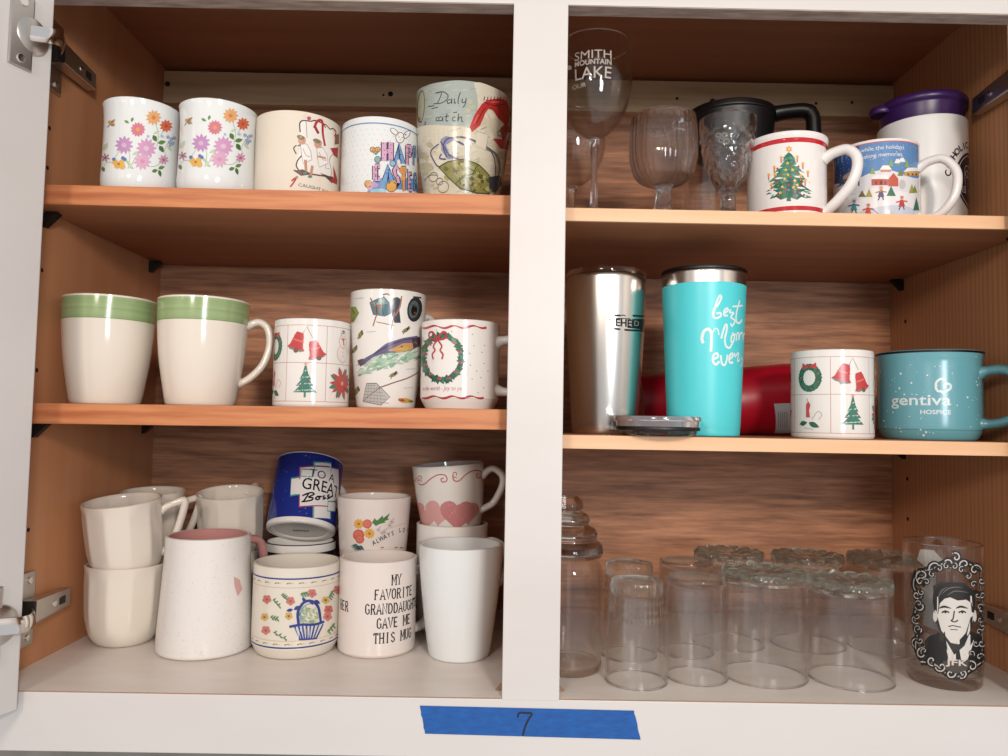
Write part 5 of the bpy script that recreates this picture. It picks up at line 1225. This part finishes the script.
upturned('scallop', 'scalloped-base tumbler turned upside down behind the plain glass', 693, 765, 570, .185, .105, 'upturned glasses', r=.0395, top=.95)
upturned('scallop', 'scalloped-base tumbler turned upside down behind the portrait glass', 845, 920, 570, .178, .104, 'upturned glasses', X=.4455, r=.0400, top=.95)
# --- portrait glass
X, r = cyl(903, 985, 610, .067); h = at(944, 548, .067-r).z
g = Round('portrait_glass', 'tall glass with a black and white portrait in an ornate scroll frame', 'glass', (X, .067, FL), [(r*.90, 0), (r*.95, .003), (r*.96, .012), (r*.98, h*.5), (r, h)])
glass_parts(g, [('wall', shell([(r*.955, .0125), (r*.965, .03), (r*.98, h*.5), (r, h)], .002), None)], [('base', [(0, .0016), (r*.7, .0014), (r*.88, 0), (r*.94, .003), (r*.955, .012), (0, .012)], None)])
lip(g, r-.0009, h+.0002, .0010)
d = Decal(g, INK_MATT, .0002); d.far = True; d.frame(895, 525, 4.316)
d.poly([(95, 150), (110, 105), (165, 108), (205, 150), (190, 170), (130, 178)], '#b3aaa1')
d.poly([(0, 130), (95, 160), (88, 185), (0, 158)], '#4a4642'); d.text('1961', 60, 163, 26, '#cfc8c0', rot=-.2)
d.poly([(110, 190), (175, 205), (190, 460), (120, 430)], '#9c928a')
for k in range(11): d.stroke([(118, 210+k*21), (180, 226+k*22)], 6, '#6b625a')
d.build('back_print', 'small printed text panel on the far side')
d = Decal(g, INK_MATT, .0002).frame(895, 525, 4.316); BK, GY = '#141312', '#8f8a85'
d.poly([(165, 262), (200, 245), (300, 248), (345, 290), (348, 380), (330, 470), (350, 480), (378, 500), (378, 590), (130, 590), (130, 500), (195, 465), (170, 400)], '#2b2826')
d.poly([(128, 500), (150, 478), (215, 460), (230, 560), (215, 600), (128, 560)], BK); d.poly([(385, 500), (355, 470), (330, 460), (300, 560), (310, 600), (385, 570)], BK)
d.poly([(210, 480), (255, 560), (300, 520), (320, 470), (340, 500), (305, 600), (235, 600)], '#d9d3cc'); d.poly([(245, 545), (278, 540), (290, 610), (248, 610)], BK)
d.poly([(182, 310), (330, 305), (338, 400), (318, 470), (275, 515), (240, 508), (200, 455), (182, 390)], '#d9d2ca'); d.poly([(325, 400), (336, 392), (325, 470), (285, 520), (262, 512), (305, 465)], BK)
d.circ(174, 392, 10, '#cfc8c0', 10, 26); d.circ(343, 392, 8, '#cfc8c0', 10, 26)
d.poly([(162, 330), (166, 290), (190, 258), (240, 246), (300, 256), (338, 285), (346, 330), (341, 380), (330, 375), (326, 335), (306, 322), (270, 326), (238, 312), (214, 318), (194, 338), (186, 385), (172, 378)], BK)
for pts in ([(200, 300), (235, 272), (290, 268)], [(225, 304), (260, 285), (318, 292)], [(185, 320), (200, 285), (225, 268)]): d.stroke(pts, 4, '#6b655f', 4, True)
for x in (218, 290):
    d.stroke([(x-28, 360), (x-6, 352), (x+24, 360)], 9, BK, 4, True); d.stroke([(x-16, 378), (x, 371), (x+16, 378)], 6, BK, 4); d.circ(x, 377, 5, BK, 8)
d.stroke([(256, 370), (250, 405), (242, 412), (258, 418), (272, 410)], 5, BK, 4); d.stroke([(230, 438), (250, 434), (264, 437), (284, 441)], 4, BK, 4); d.stroke([(238, 450), (270, 452)], 4, '#6b645e', 3)
def curl(x, y, q, a0, turn, wd=19, c=BK):
    pts = [(x+q*(1-k/16)*cos(a0+turn*k*.42), y+q*(1-k/16)*sin(a0+turn*k*.42)) for k in range(15)]
    d.stroke(pts, wd, c, 0); d.stroke(pts, wd*.26, '#c9c3bc', 0)
def bar(pts, wd=26): d.stroke(pts, wd, BK, 5); d.stroke(pts, wd*.2, '#b8b2ab', 5)
bar([(95, 200), (80, 260), (105, 320), (85, 390), (98, 460), (90, 530), (120, 590)]); bar([(372, 190), (368, 260), (378, 340), (366, 420), (378, 500), (370, 570)], 20)
bar([(100, 200), (160, 190), (220, 160), (262, 150), (310, 165), (370, 190)]); bar([(110, 590), (170, 600), (220, 640), (265, 655), (310, 635), (375, 590)])
for x, y, q, a, t in ((120, 220, 34, 2, 1), (110, 245, 22, 0, -1), (175, 185, 28, 3, 1), (225, 165, 24, 1, -1), (300, 170, 26, 2, 1), (345, 195, 28, 0, -1), (262, 140, 22, 4, 1), (95, 300, 22, 0, 1), (110, 350, 22, 3, -1), (90, 405, 22, 1, 1), (105, 450, 24, 4, -1), (95, 505, 24, 2, 1), (118, 555, 28, 5, -1), (160, 585, 24, 1, 1), (200, 610, 26, 3, -1), (240, 640, 22, 0, 1), (290, 640, 22, 2, -1), (330, 610, 26, 4, 1), (365, 570, 24, 1, -1), (372, 240, 16, 0, 1), (374, 300, 14, 2, -1), (372, 360, 14, 1, 1), (374, 440, 16, 3, -1), (372, 510, 18, 0, 1)): curl(x, y, q, a, t)
for k in range(26):
    a = 2*pi*k/26; x, y = 232+138*cos(a), 400+228*sin(a)
    if not (y > 480 and 150 < x < 330): d.leaf(x, y, 24, 9, a+1.2, BK); curl(x+8*cos(a+2), y+8*sin(a+2), 15, a, (-1)**k, 11)
d.poly([(205, 585), (320, 580), (310, 625), (262, 640), (220, 625)], '#4a3f3a'); d.letter('JFK', 218, 580, 312, 615, '#d4c9c0', .02)
d.build('portrait_print', 'black and white portrait of a man in a suit inside scrollwork')
# ================================================================== blue masking tape on the bottom rail
P = [at(420, 705.5, 0), at(634, 710.5, 0), at(640.5, 739.5, 0), at(425, 733.5, 0)]
c = sum(P, Vector())/4
t = tag(empty('masking_tape', (c.x, -.0002, c.z)), 'strip of blue masking tape with a handwritten 7 on the bottom rail', 'tape')
q = [(p.x-c.x, p.z-c.z) for p in P]
out = []
for k in range(25): a = k/24; out.append((q[0][0]*(1-a)+q[1][0]*a, q[0][1]*(1-a)+q[1][1]*a))
for k in range(1, 9): a = k/9; out.append((q[1][0]*(1-a)+q[2][0]*a+random.uniform(-.0004, .0004), q[1][1]*(1-a)+q[2][1]*a))
for k in range(25): a = k/24; out.append((q[2][0]*(1-a)+q[3][0]*a, q[2][1]*(1-a)+q[3][1]*a))
for k in range(1, 9): a = k/9; out.append((q[3][0]*(1-a)+q[0][0]*a+random.uniform(-.0005, .0005), q[3][1]*(1-a)+q[0][1]*a))
TAPE = mat('blue_masking_tape', '#0b62b8', .6); noise_tint(TAPE, '#07488c', '#0a56a3', 1.0, (90, 90, 260), 4, .3, .7, .12)
link('tape_strip', prism(out, -.0003, 0), TAPE, t, False)
class _F: pass
f_ = _F(); f_.root = t
d = Decal(f_, INK_MATT, .00045)
w7 = [at(480+x/7.2, 660+y/7.2, 0) for x, y in ((272, 412), (276, 388), (292, 378), (330, 380), (372, 384), (350, 425), (328, 470), (314, 515), (309, 543))]
d.ustroke(spline([(p.x-c.x, p.z-c.z) for p in w7], 4), .0019, '#0d1430')
d.build('handwritten_number', 'handwritten 7 in dark ink', flat=lambda u, v, o: (u, -o, v))
